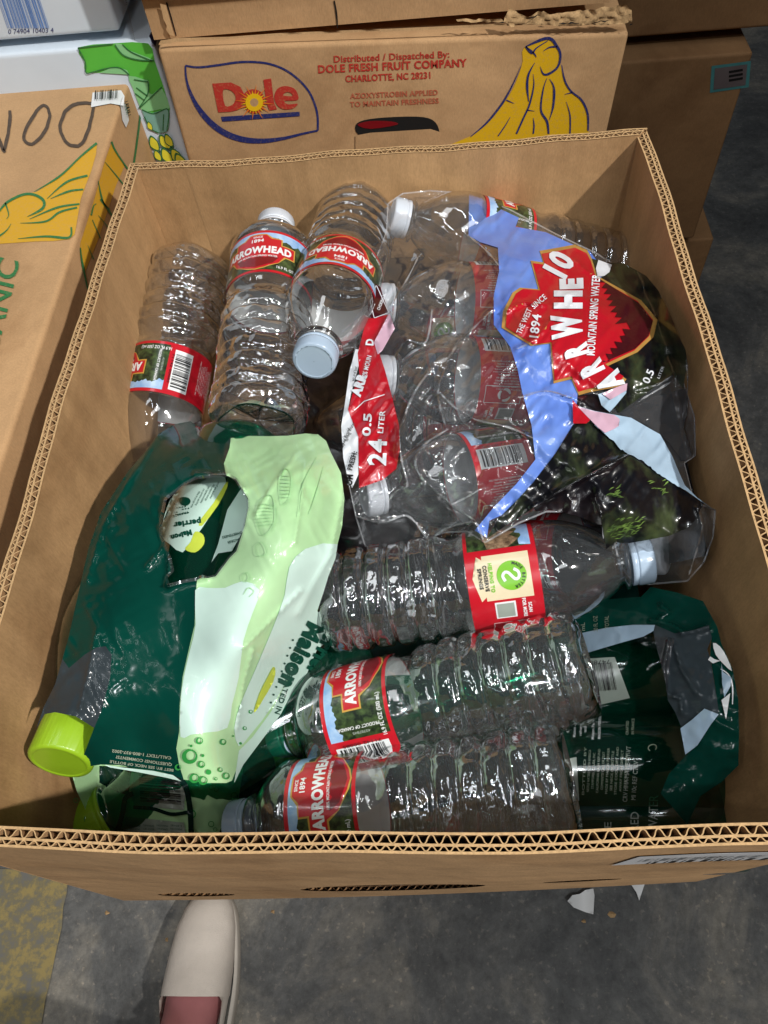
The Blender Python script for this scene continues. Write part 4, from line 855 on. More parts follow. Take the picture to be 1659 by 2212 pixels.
bd = T('4', [(855, 298), (930, 285), (1000, 272), (1050, 296), (1068, 330), (1090, 400), (1180, 450), (1270, 500), (1337, 580), (1320, 650), (1255, 712), (1130, 770), (1210, 822), (1190, 850), (1060, 875), (1015, 888), (985, 822), (912, 840), (898, 676), (820, 686), (700, 612), (705, 545), (745, 468), (775, 448), (850, 455), (818, 338), (870, 345)])
c0 = np.mean(bd, 0); mb = MB(); mb.region(bd, pk, 'film_gold', 5, .0022, edge=5)
mb.region([tuple(c0 + (np.array(p) - c0) * np.array([.945, .955])) for p in bd], pk, 'film_red', 5, .0030, edge=5)
mr = T('4', [(1100, 412)]) + T('4', [(1180, 462), (1262, 512), (1318, 585), (1300, 645), (1245, 698), (1120, 752)]) + shade_edge(T('4', [(1120, 752), (1225, 600)]), 12, 10, 1) + shade_edge(T('4', [(1180, 590), (1110, 420)]), 14, 10, 2)
mb.region(mr, pk, 'film_maroon', 5, .0038, edge=5)
tw = lambda s, x, y, h, w_, a, mt='film_white', b_=.04: mb.text(s, pk, mt, *T('4', [(x, y)])[0], h * .529, w_ * .529, a, b_, .0044, 5)
tw('A', 1140, 832, 112, 74, 116, b_=.06); tw('R', 1066, 776, 104, 56, 116, b_=.06); tw('R', 1004, 704, 104, 50, 106, b_=.06); tw('W', 966, 608, 130, 100, 94, b_=.06); tw('H', 972, 497, 120, 74, 90, b_=.07); tw('E', 985, 432, 100, 44, 92, b_=.07)
tw('10', 935, 352, 110, 90, 62, b_=.05); tw('MOUNTAIN SPRING WATER', 1075, 560, 34, 330, 86, b_=.02); tw('THE WEST', 792, 585, 24, 110, 66, b_=.01); tw('SINCE', 852, 505, 24, 70, 40, b_=.01); tw('1894', 838, 605, 38, 96, 82, b_=.02)
mb.build('badge_print', pack)
mb = MB()   # dark forest print
mb.region(T('4', [(1090, 400), (1068, 330), (1130, 345), (1200, 350), (1290, 400), (1340, 460), (1390, 560), (1420, 640), (1450, 700), (1460, 760), (1440, 860), (1400, 800), (1330, 850), (1220, 930), (1180, 960), (1110, 850), (1205, 825), (1130, 770), (1255, 712), (1320, 650), (1337, 580), (1270, 500), (1180, 450)]), pk, 'film_forest', 5, .0014, edge=5)
mb.region(T('4', [(1095, 335), (1150, 355), (1140, 385), (1120, 400), (1092, 405), (1085, 370)]), pk, 'film_white', 5, .0032)
mb.text('0.5', pk, 'film_white', *T('B', [(835, 520)])[0], 17, 30, 66, .02, .0026, 5); mb.text('LITER', pk, 'film_white', *T('B', [(925, 490)])[0], 6, 28, 68, .0, .0026, 5)
mb.region(T('B', [(290, 870), (420, 850), (560, 960), (690, 1082), (440, 1210), (200, 1340), (0, 1478), (-180, 1590), (-340, 1700), (-260, 1560), (-100, 1400), (0, 1290), (160, 1080)]), pk, 'film_forest', 5, .0018, edge=5)
mb.region(T('B', [(0, 1480), (200, 1345), (440, 1215), (690, 1090), (560, 1230), (430, 1340), (470, 1440), (500, 1600), (300, 1530), (120, 1485), (20, 1500)]), pk, 'film_dark', 5, .0018, edge=5)  # near black patch painted in for the dark void below the crease
mb.region(T('B', [(430, 1335), (560, 1215), (700, 1092), (900, 1230), (1120, 1362), (1240, 1440), (1170, 1570), (1120, 1620), (980, 1680), (700, 1730), (590, 1725), (530, 1775), (510, 1640), (470, 1440)]), pk, 'film_forest', 5, .0024, edge=5)
rr = random.Random(3)
for (cx_, cy_, R_, n_) in ((640, 1640, 120, 46), (700, 1600, 90, 26), (600, 1360, 80, 22), (900, 1330, 90, 12)):
    for k in range(n_):
        x_, y_ = cx_ + rr.gauss(0, R_ * .5), cy_ + rr.gauss(0, R_ * .3); a = rr.uniform(-.9, .1)
        if x_ < 545 or x_ > 1080 or y_ > 1700: continue
        mb.line(T('B', [(x_ - 22 * math.cos(a), y_ - 22 * math.sin(a)), (x_, y_ - 3), (x_ + 22 * math.cos(a), y_ + 22 * math.sin(a))]), [.5, 2.2, .5], pk, 'film_sprig', .0032, 3)
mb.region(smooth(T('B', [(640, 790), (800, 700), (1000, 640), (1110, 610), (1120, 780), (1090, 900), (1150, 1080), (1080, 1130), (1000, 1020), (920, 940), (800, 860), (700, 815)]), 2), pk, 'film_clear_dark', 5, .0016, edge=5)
mb.region(T('B', [(0, 650), (300, 665), (470, 640), (560, 800), (440, 790), (330, 740), (285, 690)]), pk, 'film_dark', 5, .0010, edge=5)
mb.build('forest_print', pack)
mb = MB()   # folded back flap, inside of the film showing
tear = lambda pts, sd: [(x + RNG.uniform(-3, 3), y + RNG.uniform(-3, 3)) for x, y in pts]
low = []
for (a, b) in zip(*(lambda L_: (L_[:-1], L_[1:]))([(420, 850), (520, 935), (640, 1050), (690, 1082), (800, 1140), (900, 1222), (1010, 1290), (1120, 1362)])):
    for t in np.linspace(0, 1, 7)[:-1]: low.append((a[0] + (b[0] - a[0]) * t + RNG.uniform(-5, 5), a[1] + (b[1] - a[1]) * t + RNG.uniform(-6, 6)))
mb.region(T('B', low + [(1250, 1450), (1300, 1480), (1190, 1400), (1100, 1310), (1060, 1220), (1010, 1100), (960, 1010), (920, 940), (830, 890), (710, 820), (600, 800), (440, 770), (320, 735), (360, 790)]), pk, 'film_inner_blue', 5, .0045, edge=4)
mb.region(T('B', [(320, 737), (440, 772), (590, 800), (628, 830), (620, 880), (580, 905), (520, 930), (470, 890), (400, 820)]), pk, 'film_inner_pink', 5, .0053, edge=4)
mb.region(T('B', [(285, 690), (330, 740), (420, 830), (385, 862), (290, 862)]), pk, 'film_red', 5, .0050, edge=4)
mb.region(T('B', [(470, 650), (560, 620), (680, 585), (675, 640), (600, 730), (555, 780), (495, 730)]), pk, 'film_inner_blue', 5, .0045, edge=4); mb.region(T('B', [(500, 645), (600, 600), (682, 570), (678, 620), (560, 690)]), pk, 'film_inner_pink', 5, .0055, edge=4)
mb.build('folded_flap', pack, label='pale blue and pink inside of the film folded back')
mb = MB()   # red strip with the count
W_ = lambda pts, mt, o: mb.region(T('A', pts), pk, mt, 5, o, edge=5)
W_([(185, 690), (235, 700), (210, 800), (150, 1020), (130, 1130), (205, 1330), (205, 1600), (160, 1700), (130, 1640), (95, 1480), (80, 1250), (105, 1100), (140, 850)], 'film_white', .0060)
W_([(275, 470), (420, 440), (325, 640), (250, 740), (215, 900), (200, 720), (240, 560)], 'film_red', .0062); W_([(325, 210), (365, 240), (425, 430), (300, 470), (270, 400), (275, 340)], 'film_maroon', .0062)
W_([(320, 640), (350, 700), (400, 850), (450, 1040), (500, 1245), (505, 1420), (480, 1560), (380, 1640), (210, 1700), (205, 1330), (130, 1130), (170, 990), (215, 880), (250, 740)], 'film_red', .0066)
W_([(430, 430), (470, 540), (380, 700), (345, 730), (318, 640), (360, 560)], 'film_inner_pink', .0070)
tA = lambda s, x, y, h, w_, a, mt='film_white', b_=.03: mb.text(s, pk, mt, *T('A', [(x, y)])[0], h * .2976, w_ * .2976, a, b_, .0080, 5)
tA('24', 343, 1440, 135, 190, 88, b_=.03); tA('0.5', 268, 1240, 62, 165, 86, b_=.03); tA('LITER', 372, 1218, 42, 165, 84, b_=.02); tA('ARR', 210, 950, 76, 170, 72, b_=.07); tA('100% MOUN', 262, 830, 36, 190, 76, b_=.02); tA('D', 287, 640, 60, 46, 86, b_=.04)
tA('WARNING:', 300, 400, 24, 90, 68, b_=.02); tA('CHOKING H', 372, 350, 24, 120, 68, b_=.02); tA('FRESH:', 160, 1500, 40, 140, 74, 'film_dark', .04); tA('Spring Water', 145, 1290, 22, 150, 68, 'film_dark', .01); tA('head Brand', 110, 1330, 22, 140, 68, 'film_dark', .01); tA('stay', 90, 1400, 22, 60, 68, 'film_dark', .01); tA('wn and bot', 175, 870, 22, 110, 76, 'film_dark', .01); tA('OM', 140, 1640, 50, 80, 84, 'film_dark', .05)
mb.line(T('A', [(175, 1135), (225, 1090), (245, 1070), (395, 1020)]), 2, pk, 'film_white', .0076, 4, False)
mb.line(T('A', [(290, 345), (335, 225), (425, 425), (320, 465), (290, 345)]), 1.4, pk, 'film_white', .0072, 4, False)
mb.build('count_strip', pack, label='red strip printed with the pack count')

# --- left green pack
LC = [(T('C', p), a, w_) for p, a, w_ in (([(690, 130), (560, 330), (450, 520), (380, 760)], .004, 7), ([(760, 560), (690, 640), (640, 700)], .003, 4), ([(1010, 140), (980, 240), (1000, 300)], .004, 6), ([(1500, 150), (1490, 400), (1440, 640), (1300, 900)], .004, 9), ([(1060, 1050), (1180, 930), (1310, 800)], .003, 5), ([(1030, 1400), (1060, 1200), (1100, 1060)], .003, 5),
    ([(735, 780), (740, 650), (705, 520), (720, 410)], .006, 5), ([(735, 780), (800, 760), (900, 745)], .006, 5), ([(850, 300), (1000, 300), (1060, 360)], .006, 5), ([(1290, 210), (1200, 330), (1110, 480)], .002, 4), ([(1330, 260), (1300, 480), (1280, 600)], .002, 4), ([(350, 1320), (400, 1100), (420, 980)], .003, 5))]
def wr_left(x, y):
    up = np.clip((1250 - y) / 260, 0, 1); lf = np.clip((330 - x + (1300 - y) * .25) / 140, 0, 1); k = np.maximum(up * .8, lf) * .9 + .10
    a, b = rotn(x, y, 62); c, d = rotn(x, y, -30)
    w_ = k * (.0026 * (ridged(a / 90, b / 22, 11) - .5) + .0010 * (ridged(c / 50, d / 14, 12) - .5) + .0006 * (noise(x / 10, y / 10, 13) - .5))
    for p, am, wd in LC: w_ = w_ + crease(x, y, p, am, wd)
    return w_
lctrl = [(150, 1560, .220), (250, 1350, .228), (330, 1100, .226), (390, 965, .212), (62, 1590, .206), (105, 1500, .210), (180, 1250, .214), (240, 1090, .212), (300, 985, .202), (400, 912, .178), (300, 1600, .196), (400, 1400, .218), (480, 1200, .222), (560, 1000, .222),
    (450, 1600, .208), (520, 1400, .230), (620, 1200, .238), (660, 1020, .232), (500, 935, .200), (640, 932, .208), (715, 945, .20), (745, 1020, .205), (745, 1110, .20), (735, 1210, .195), (692, 1320, .172), (690, 1390, .145), (640, 1490, .13), (600, 1590, .12), (540, 1660, .135), (500, 1690, .175), (440, 1692, .19), (385, 1685, .19), (250, 1668, .185), (160, 1668, .18), (70, 1650, .178)]
lf = sheet(lctrl, wr_left)
lp = empty('sparkling_pack_film', atz(420, 1300, .2), 'shiny green and pale mint pack film with a torn window at the left', 'plastic film')
hole = T('C', [(720, 402), (760, 372), (800, 340), (850, 312), (930, 300), (1000, 300), (1030, 320), (1045, 345), (1080, 400), (1082, 440), (1066, 520), (1030, 630), (1000, 660), (940, 740), (905, 748), (880, 740), (860, 752), (800, 762), (735, 780), (722, 745), (752, 715), (738, 660), (700, 560), (700, 500)])
gp = T('C', [(690, 120), (760, 78), (830, 64), (850, 80), (862, 130), (920, 140), (1005, 138), (1000, 180), (975, 250), (985, 300), (930, 300), (850, 312), (800, 340), (760, 372), (720, 402), (700, 500), (700, 560), (738, 660), (752, 715), (722, 745), (735, 780), (800, 762), (858, 756), (850, 850), (848, 950), (822, 1060), (795, 1180), (782, 1300), (780, 1420), (768, 1490), (780, 1560), (800, 1625), (700, 1590), (600, 1575), (520, 1562), (440, 1560), (340, 1575), (372, 1500), (410, 1400), (440, 1330), (480, 1180), (486, 1080), (460, 1045), (420, 1050), (370, 1080), (300, 1140), (272, 1100), (300, 1000), (340, 820), (385, 620), (440, 460), (560, 280), (640, 190)])
mb = MB(); mb.region(gp, lf, 'pack_green', 5, .0, edge=5); mb.build('green_print', lp)
mp = T('C', [(1005, 138), (1060, 128), (1160, 130), (1250, 128), (1330, 118), (1385, 122), (1420, 150), (1440, 200), (1485, 290), (1500, 400), (1490, 520), (1460, 640), (1420, 760), (1380, 900), (1320, 1040), (1260, 1180), (1180, 1330), (1100, 1440), (1060, 1500), (1030, 1580), (1010, 1630), (985, 1640), (900, 1640), (800, 1625), (780, 1560), (768, 1490), (780, 1420), (782, 1300), (795, 1180), (822, 1060), (848, 950), (850, 850), (858, 756), (880, 745), (905, 748), (940, 740), (1000, 660), (1030, 630), (1066, 520), (1082, 440), (1080, 400), (1045, 345), (1030, 320), (985, 300), (975, 250), (1000, 180)])
mb = MB(); mb.region(mp, lf, 'pack_mint', 5, .0, edge=5)
mb.region(smooth(T('C', [(850, 800), (900, 790), (980, 790), (1060, 760), (1130, 800), (1100, 900), (1060, 1020), (1040, 1180), (1010, 1300), (990, 1400), (900, 1420), (830, 1430), (786, 1440), (786, 1300), (800, 1180), (828, 1060), (852, 950)]), 2), lf, 'pack_white', 6, .0009)
mb.region(smooth(T('C', [(1260, 700), (1330, 620), (1470, 600), (1430, 740), (1385, 880), (1325, 1020), (1270, 1150), (1190, 1300), (1090, 1430), (1040, 1480), (1020, 1400), (1050, 1290), (1110, 1150), (1190, 960), (1240, 820)]), 2), lf, 'pack_white', 6, .0009)
mb.build('mint_print', lp)
mb = MB(); dark = T('C', [(1380, 890), (1450, 960), (1440, 1010), (1380, 1060), (1330, 1180), (1290, 1240), (1230, 1330), (1150, 1440), (1060, 1560), (1020, 1640), (1040, 1500), (1100, 1440), (1180, 1330), (1260, 1180), (1320, 1040)])
mb.region(dark, lf, 'pack_white', 5, .0004)
tl = lambda s, x, y, h, w_, a, b_=.03, sh=0: mb.text(s, lf, 'pack_text', *T('C', [(x, y)])[0], h * .496, w_ * .496, a, b_, .0022, 6, sh)
tl('Maison', 1312, 1085, 84, 300, 244, .07); tl('perrier', 1400, 1060, 70, 240, 244, .07); tl('CREATED IN', 1240, 1240, 24, 210, 252, .02)
for k in range(9):
    x_, y_ = T('C', [(1180 + k * 12, 1290 - k * 34)])[0]; mb.region([(x_ + 2.4 * math.cos(a), y_ + 2.4 * math.sin(a)) for a in np.linspace(0, 6.28, 9)[:-1]], lf, 'pack_text', 6, .0022)
mb.region(smooth(T('C', [(1190, 1135), (1200, 1150), (1190, 1200), (1150, 1270), (1120, 1320), (1105, 1330), (1130, 1250), (1165, 1180)]), 2), lf, 'cucumber', 6, .0022); mb.build('side_print', lp)
mb = MB()
for x_, y_, r1, fl in ((868, 1457, 16, 0), (972, 1462, 14, 0), (826, 1525, 34, 0), (883, 1521, 7, 1), (832, 1479, 6, 1), (877, 1560, 16, 0), (908, 1593, 12, 1), (960, 1583, 11, 0), (985, 1610, 16, 0), (846, 1620, 22, 0), (884, 1630, 20, 0), (775, 1572, 14, 0), (1066, 1402, 9, 0), (1092, 1330, 9, 0), (1048, 1468, 6, 1), (1016, 1436, 4, 1), (940, 1622, 8, 0)):
    c_ = [(x_ + r1 * math.cos(a), y_ + r1 * .95 * math.sin(a)) for a in np.linspace(0, 6.28, 22)[:-1]]
    mb.region(T('C', c_), lf, 'pack_bubble', 5, .0020, holes=[] if fl else [T('C', [(x_ + r1 * .16 + r1 * .62 * math.cos(a), y_ - r1 * .1 + r1 * .62 * math.sin(a)) for a in np.linspace(0, 6.28, 18)[:-1]])], edge=4)
mb.build('bubble_print', lp); mb = MB()
tl2 = lambda s, x, y, h, w_, a: mb.text(s, lf, 'pack_dim_text', *T('K', [(x, y)])[0], h * .33, w_ * .33, a, .03, .0016, 8)
tl2('CALL/TEXT 1-800-937-2002', 925, 615, 20, 390, 173); tl2('QUESTIONS? COMMENTS?', 940, 655, 20, 370, 172); tl2('BEST BY: SEE NECK OF BOTTLE', 925, 690, 18, 420, 172)
mb.region(T('K', [(680, 682), (800, 700), (1000, 722), (1130, 750), (1185, 790), (1080, 765), (900, 730), (720, 700)]), lf, 'pack_white', 6, .0020)
mb.build('small_print', lp); mb = MB()
# loose, stretched line art of the fruit slices
for pts in ([(1110, 480), (1130, 410), (1180, 385), (1200, 440), (1190, 520), (1140, 560), (1110, 480)], [(1225, 430), (1215, 330), (1240, 270), (1270, 300), (1260, 400), (1225, 430)], [(1300, 480), (1320, 340), (1380, 220)], [(1345, 470), (1380, 370), (1410, 260)], [(1110, 610), (1140, 590), (1160, 640), (1120, 650), (1110, 610)], [(1050, 740), (1075, 722), (1085, 750), (1060, 765), (1050, 740)], [(1060, 820), (1080, 790), (1105, 805), (1085, 830)]) + tuple([(1115 + (k % 2) * 3, 430 + k * 15), (1150, 425 + k * 15), (1190, 432 + k * 13)] for k in range(7)) + tuple([(1222, 300 + k * 16), (1264, 304 + k * 15)] for k in range(7)):
    mb.line(T('C', pts), [1, 2.2, 1], lf, 'pack_emboss', .0018, 4)
mb.build('fruit_line_art', lp)
mb = MB(); mb.region(T('C', [(272, 1100), (300, 1140), (370, 1080), (420, 1050), (460, 1045), (486, 1080), (480, 1180), (440, 1330), (410, 1400), (330, 1350), (240, 1332), (195, 1340), (160, 1400), (190, 1310), (240, 1210)]), lf, 'pack_slate', 5, .0, edge=5)
mb.build('neck_film', lp); mb = MB()
#mb.region(T('C', [(160, 1400), (195, 1340), (240, 1332), (330, 1350), (410, 1400), (372, 1500), (340, 1575), (260, 1580), (180, 1550), (120, 1500), (125, 1450)]), lf, 'film_clear', 5, .002, edge=5)
mb.region(T('C', [(850, 85), (930, 105), (1100, 128), (1060, 132), (1005, 138), (920, 140), (862, 130)]), lf, 'film_clear', 5, .001, edge=5)
mb.build('top_film', lp); mb = MB()
mb.line(hole + hole[:1], 7, lf, 'film_clear', .0024, 4, False); mb.build('window_edge', lp)

# --- shaded pack under the left one
def wr2(x, y): a, b = rotn(x, y, 50); return .0022 * (ridged(a / 50, b / 18, 21) - .5) + .001 * (noise(x / 9, y / 9, 22) - .5)
uf = sheet([(160, 1640, 0.105), (300, 1640, 0.120), (480, 1640, 0.120), (560, 1640, 0.090), (200, 1720, 0.095), (300, 1720, 0.115), (420, 1720, 0.120), (540, 1740, 0.090), (240, 1810, 0.080), (330, 1820, 0.100), (450, 1820, 0.100), (540, 1820, 0.070)], wr2)
up_ = empty('bubble_print_pack', atz(350, 1740, .1), 'dim mint pack film with bubbles and a barcode, shaded under the left green pack', 'plastic film')
mb = MB(); mb.region(T('K', [(440, 640), (700, 620), (1000, 640), (1500, 700), (1590, 700), (1560, 900), (1480, 1010), (1400, 1200), (700, 1200), (640, 1130), (560, 980), (500, 850)]), uf, 'pack_mint', 7); mb.build('mint_print', up_)
mb = MB(); mb.region(T('K', [(650, 690), (860, 700), (840, 880), (760, 860), (650, 800)]), uf, 'pack_deep', 6, .001)
mb.region(T('K', [(880, 720), (1190, 760), (1210, 880), (1200, 980), (880, 950), (850, 880)]), uf, 'label_grey', 6, .001); mb.barcode(uf, T('K', [(900, 740)])[0], (4, 62), (92, 8), 14, None, 'label_black', .0018, 12, .02)
mb.region(T('K', [(820, 1020), (1200, 1060), (1220, 1160), (800, 1160)]), uf, 'label_grey', 6, .001)
for pts, wd in (([(870, 870), (820, 900), (800, 1000), (770, 1110), (760, 1200)], 11), ([(1160, 760), (1210, 820), (1240, 960), (1250, 1150)], 12), ([(870, 960), (1000, 970), (1120, 1005), (1240, 990)], 8)): mb.line(T('K', pts), wd, uf, 'pack_deep', .0024, 5)
for i in range(16): mb.text(('BEST BY', 'SPRING', 'MAISON', 'LIME', 'WATER')[i % 5], uf, 'pack_text', *T('K', [(880 + (i % 4) * 90, 1080 + (i // 4) * 22)])[0], 4, 24, 176, .0, .002, 6)
for k in range(34):
    x_, y_, r1 = rr.uniform(470, 1560), rr.uniform(700, 1150), rr.uniform(8, 30)
    if 640 < x_ < 1240: continue
    mb.region(T('K', [(x_ + r1 * math.cos(a), y_ + r1 * math.sin(a)) for a in np.linspace(0, 6.28, 16)[:-1]]), uf, 'pack_bubble', 6, .0018, holes=[T('K', [(x_ + r1 * .75 * math.cos(a), y_ + r1 * .75 * math.sin(a)) for a in np.linspace(0, 6.28, 14)[:-1]])])
mb.build('bubble_print', up_)

# --- dark green pack lying over the bottom right
def wr3(x, y):
    a, b = rotn(x, y, 20); w_ = .003 * (ridged(a / 80, b / 40, 31) - .5) + .001 * (noise(x / 14, y / 14, 32) - .5)
    for p, am, wd in DC: w_ = w_ + crease(x, y, p, am, wd)
    return w_
DC = [(T('D', p), a, w_) for p, a, w_ in (([(840, 260), (950, 280), (1050, 330)], .006, 5), ([(900, 150), (960, 200), (900, 240)], .006, 5), ([(960, 400), (920, 600), (950, 780), (1040, 810), (1050, 900)], .006, 4), ([(1000, 440), (1050, 600), (1150, 760)], .005, 4), ([(1240, 300), (1150, 330), (1050, 350)], .006, 5))]
rf = sheet([(1180, 1330, .120), (1300, 1310, .135), (1420, 1300, .165), (1520, 1310, .18), (1580, 1390, .19), (1610, 1500, .19), (1600, 1640, .175), (1580, 1740, .15), (1500, 1810, .14), (1460, 1740, .155), (1250, 1400, .128), (1400, 1370, .165), (1430, 1500, .17), (1470, 1620, .165), (1500, 1720, .16), (1550, 1560, .185)], wr3)
rp = empty('green_pack_film', atz(1480, 1450, .15), 'dark green torn pack film with pale blue inner fold along the right wall', 'plastic film')
mb = MB()
mb.region(T('D', [(60, 260), (380, 150), (500, 110), (760, 90), (830, 20), (1020, 60), (1200, 120), (1300, 300), (1330, 420), (1410, 600), (1450, 820), (1455, 1060), (1450, 1280), (1330, 1400), (1180, 1500), (1090, 1700), (900, 1480), (960, 1340), (1080, 1210), (1160, 1140), (1250, 1000), (1310, 900), (1290, 760), (1250, 500), (1260, 380), (1240, 290), (1100, 330), (1000, 350), (860, 290), (700, 290), (520, 310), (330, 350), (60, 400)]), rf, 'pack_green', 5, .0, edge=5)
mb.build('green_print', rp)
mb = MB()
mb.region(T('D', [(100, 400), (330, 348), (520, 308), (700, 288), (860, 288), (850, 330), (780, 370), (600, 420), (400, 480), (100, 540)]), rf, 'film_inner_blue', 5, .0015, edge=5)
mb.region(T('D', [(860, 288), (1000, 348), (1100, 330), (1240, 290), (1262, 380), (1230, 460), (1250, 520), (1290, 760), (1312, 900), (1250, 1000), (1160, 1140), (1075, 1205), (1050, 1020), (1000, 900), (950, 820), (930, 650), (880, 480), (850, 340)]), rf, 'pack_slate', 5, .0012, edge=5)
mb.region(T('D', [(1040, 1020), (1120, 960), (1210, 880), (1310, 920), (1250, 1000), (1160, 1140), (1075, 1205)]), rf, 'film_inner_blue', 5, .0028, edge=5)
mb.region(T('D', [(1330, 560), (1340, 620), (1400, 660), (1395, 720), (1350, 800), (1335, 700)]), rf, 'film_inner_blue', 5, .0028, edge=5)
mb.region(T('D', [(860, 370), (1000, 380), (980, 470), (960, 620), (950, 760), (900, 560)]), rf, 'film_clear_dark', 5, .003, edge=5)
mb.build('folded_flap', rp, label='pale blue and grey inside of the green film')
mb = MB()
mb.region(smooth(T('D', [(1270, 415), (1320, 440), (1370, 520), (1405, 615), (1350, 570), (1290, 500)]), 2), rf, 'label_white', 5, .0020); mb.region(T('D', [(1250, 510), (1280, 530), (1322, 542), (1270, 560), (1235, 535)]), rf, 'label_white', 5, .0022)
mb.region(T('D', [(1330, 820), (1392, 770), (1372, 900), (1362, 955)]), rf, 'label_white', 5, .0022); mb.line(T('D', [(1325, 600), (1380, 640), (1408, 720), (1408, 850)]), [2, 3, 3, 2], rf, 'label_white', .0024, 4)
mb.build('logo_print', rp); mb = MB()
mb.text('20 FL OZ', rf, 'pack_dim_text', *T('D', [(440, 280)])[0], 9, 34, 92, .0, .0016, 6); mb.text('TOTAL', rf, 'pack_dim_text', *T('D', [(520, 270)])[0], 9, 28, 92, .0, .0016, 6); mb.text('mL', rf, 'pack_dim_text', *T('D', [(350, 300)])[0], 9, 18, 92, .0, .0016, 6)
mb.build('small_print', rp)
# --- deep layer: pack films that fill the bottom of the box
def wr4(x, y): return .006 * (ridged(x / 120, y / 60, 41) - .5) + .003 * (noise(x / 22, y / 22, 42) - .5)
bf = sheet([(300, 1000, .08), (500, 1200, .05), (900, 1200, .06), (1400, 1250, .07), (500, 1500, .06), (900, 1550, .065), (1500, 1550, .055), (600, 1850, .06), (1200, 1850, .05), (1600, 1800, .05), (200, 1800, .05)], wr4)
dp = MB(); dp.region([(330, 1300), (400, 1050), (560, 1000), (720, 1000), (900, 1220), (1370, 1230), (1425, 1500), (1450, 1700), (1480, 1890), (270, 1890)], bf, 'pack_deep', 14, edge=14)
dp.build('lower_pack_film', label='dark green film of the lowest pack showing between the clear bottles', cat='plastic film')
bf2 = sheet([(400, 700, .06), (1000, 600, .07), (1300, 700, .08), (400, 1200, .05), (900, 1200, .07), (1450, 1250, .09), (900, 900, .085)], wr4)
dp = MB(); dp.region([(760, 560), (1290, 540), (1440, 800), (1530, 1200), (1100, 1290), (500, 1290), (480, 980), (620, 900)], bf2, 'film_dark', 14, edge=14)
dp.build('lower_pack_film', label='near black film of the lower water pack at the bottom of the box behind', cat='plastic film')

# ================================================================== the person's foot
def rings(mb, secs, mat, n=28, close=(True, True)):
    """secs: (centre, half width, half height, power, tilt axis y)"""
    V = []; F = []
    for (c, a, b, pw) in secs:
        for k in range(n):
            t = 2 * math.pi * k / n; cx_, sx_ = math.cos(t), math.sin(t); x_ = a * math.copysign(abs(cx_) ** (2 / pw), cx_); z_ = b * math.copysign(abs(sx_) ** (2 / pw), sx_)
            V.append((c[0] + x_, c[1] + (c[3] if len(c) > 3 else 0) * z_, c[2] + (z_ if len(c) < 5 else z_ * c[4])))
    for i in range(len(secs) - 1):
        for k in range(n): F.append((i * n + k, i * n + (k + 1) % n, (i + 1) * n + (k + 1) % n, (i + 1) * n + k))
    if close[0]: F.append(tuple(range(n))[::-1])
    if close[1]: F.append(tuple(range((len(secs) - 1) * n, len(secs) * n)))
    return mb.add(V, F, mat)
person = MB(); ax_, ay_ = -.318, -.185
secs = []
for y_, z_, a, b in ((.045, .030, .012, .010), (.030, .032, .032, .018), (0, .036, .040, .024), (-.05, .042, .040, .030), (-.09, .055, .036, .042), (-.115, .068, .034, .056)): secs.append(((-.32, y_, FZ + z_), a, b, 2.2))
rings(person, secs, 'skin', 28, (True, False))
last = (-.32, -.115, FZ + .068)
secs = [((-.32, -.125, FZ + .075, -.9, .75), .034, .060, 2.0), ((-.318, -.150, FZ + .11, -.9, .45), .036, .056, 2.0), ((-.315, -.175, FZ + .15, -.9, .18), .038, .048, 2.0), ((-.31, -.19, FZ + .20, -1, 0), .042, .048, 2.0), ((-.30, -.205, FZ + .30, -1, 0), .052, .058, 2.0), ((-.29, -.215, FZ + .38, -1, 0), .056, .060, 2.0)]
rings(person, secs, 'skin', 28, (False, True))
pr_ = person.build('person', label='person in a white slip on shoe with bare ankle, below the box', cat='person')
shoe = MB(); secs = []
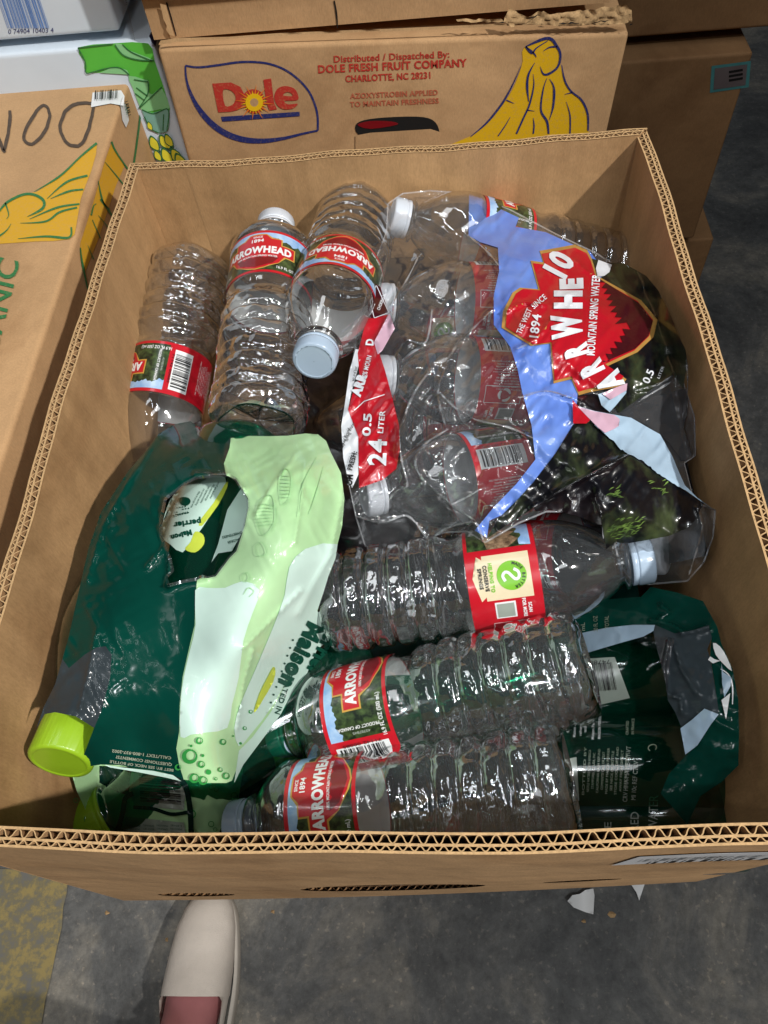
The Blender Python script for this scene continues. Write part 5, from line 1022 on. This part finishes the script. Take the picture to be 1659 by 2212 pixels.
for y_, z_, a, b in ((.060, .024, .010, .008), (.057, .026, .019, .014), (.050, .030, .027, .020), (.036, .034, .0345, .026), (.014, .039, .0405, .033), (-.014, .044, .0435, .038), (-.04, .048, .0450, .043), (-.058, .052, .0450, .047), (-.070, .054, .0445, .050)): secs.append(((-.318, y_, FZ + z_), a, b, 2.3))
rings(shoe, secs, 'shoe_canvas', 36, (True, False))
# rear part: open collar
n = 36; V = []; F = []
st_ = [(-.070, .054, .0445, .050, 1.0), (-.076, .055, .0435, .051, .62), (-.13, .056, .038, .052, .40), (-.165, .056, .037, .052, .42), (-.20, .056, .034, .052, .60), (-.222, .052, .026, .048, .9)]
for (y_, z_, a, b, cut) in st_:
    for k in range(n + 1):
        t = math.pi / 2 + math.pi * 2 * k / n; s_ = math.sin(t); c_ = math.cos(t); zz = min(s_ * b, b * (cut * 1.6 - .6) if cut < 1 else b)
        V.append((-.318 + a * math.copysign(abs(c_) ** .87, c_) if s_ * b <= zz + 1e-9 else -.318 + a * math.copysign(.98, c_ if abs(c_) > 1e-6 else 1), y_, FZ + z_ + zz))
for i in range(len(st_) - 1):
    for k in range(n):
        if i >= 0 and (k < 6 or k >= n - 6) : continue
        F.append((i * (n + 1) + k, i * (n + 1) + k + 1, (i + 1) * (n + 1) + k + 1, (i + 1) * (n + 1) + k))
shoe.add(V, F, 'shoe_canvas')
def shoeline(pts, wd, mt, off): pass
so = shoe.build('shoe', pr_)
sole = MB(); V = []; out_ = smooth([(0, .066), (.019, .060), (.034, .038), (.043, -.005), (.047, -.06), (.042, -.13), (.040, -.19), (.026, -.228), (0, -.236), (-.026, -.228), (-.040, -.19), (-.042, -.13), (-.047, -.06), (-.043, -.005), (-.034, .038), (-.019, .060)], 4); n = len(out_)
for z_, k_ in ((.001, .97), (.004, 1), (.020, 1.0), (.024, .985), (.024, .9)): V += [(-.318 + x * k_, y_ * k_ - .003, FZ + z_) for x, y_ in out_]
sole.add(V, [(i * n + k, i * n + (k + 1) % n, (i + 1) * n + (k + 1) % n, (i + 1) * n + k) for i in range(4) for k in range(n)], 'shoe_sole'); sole.build('sole', so)
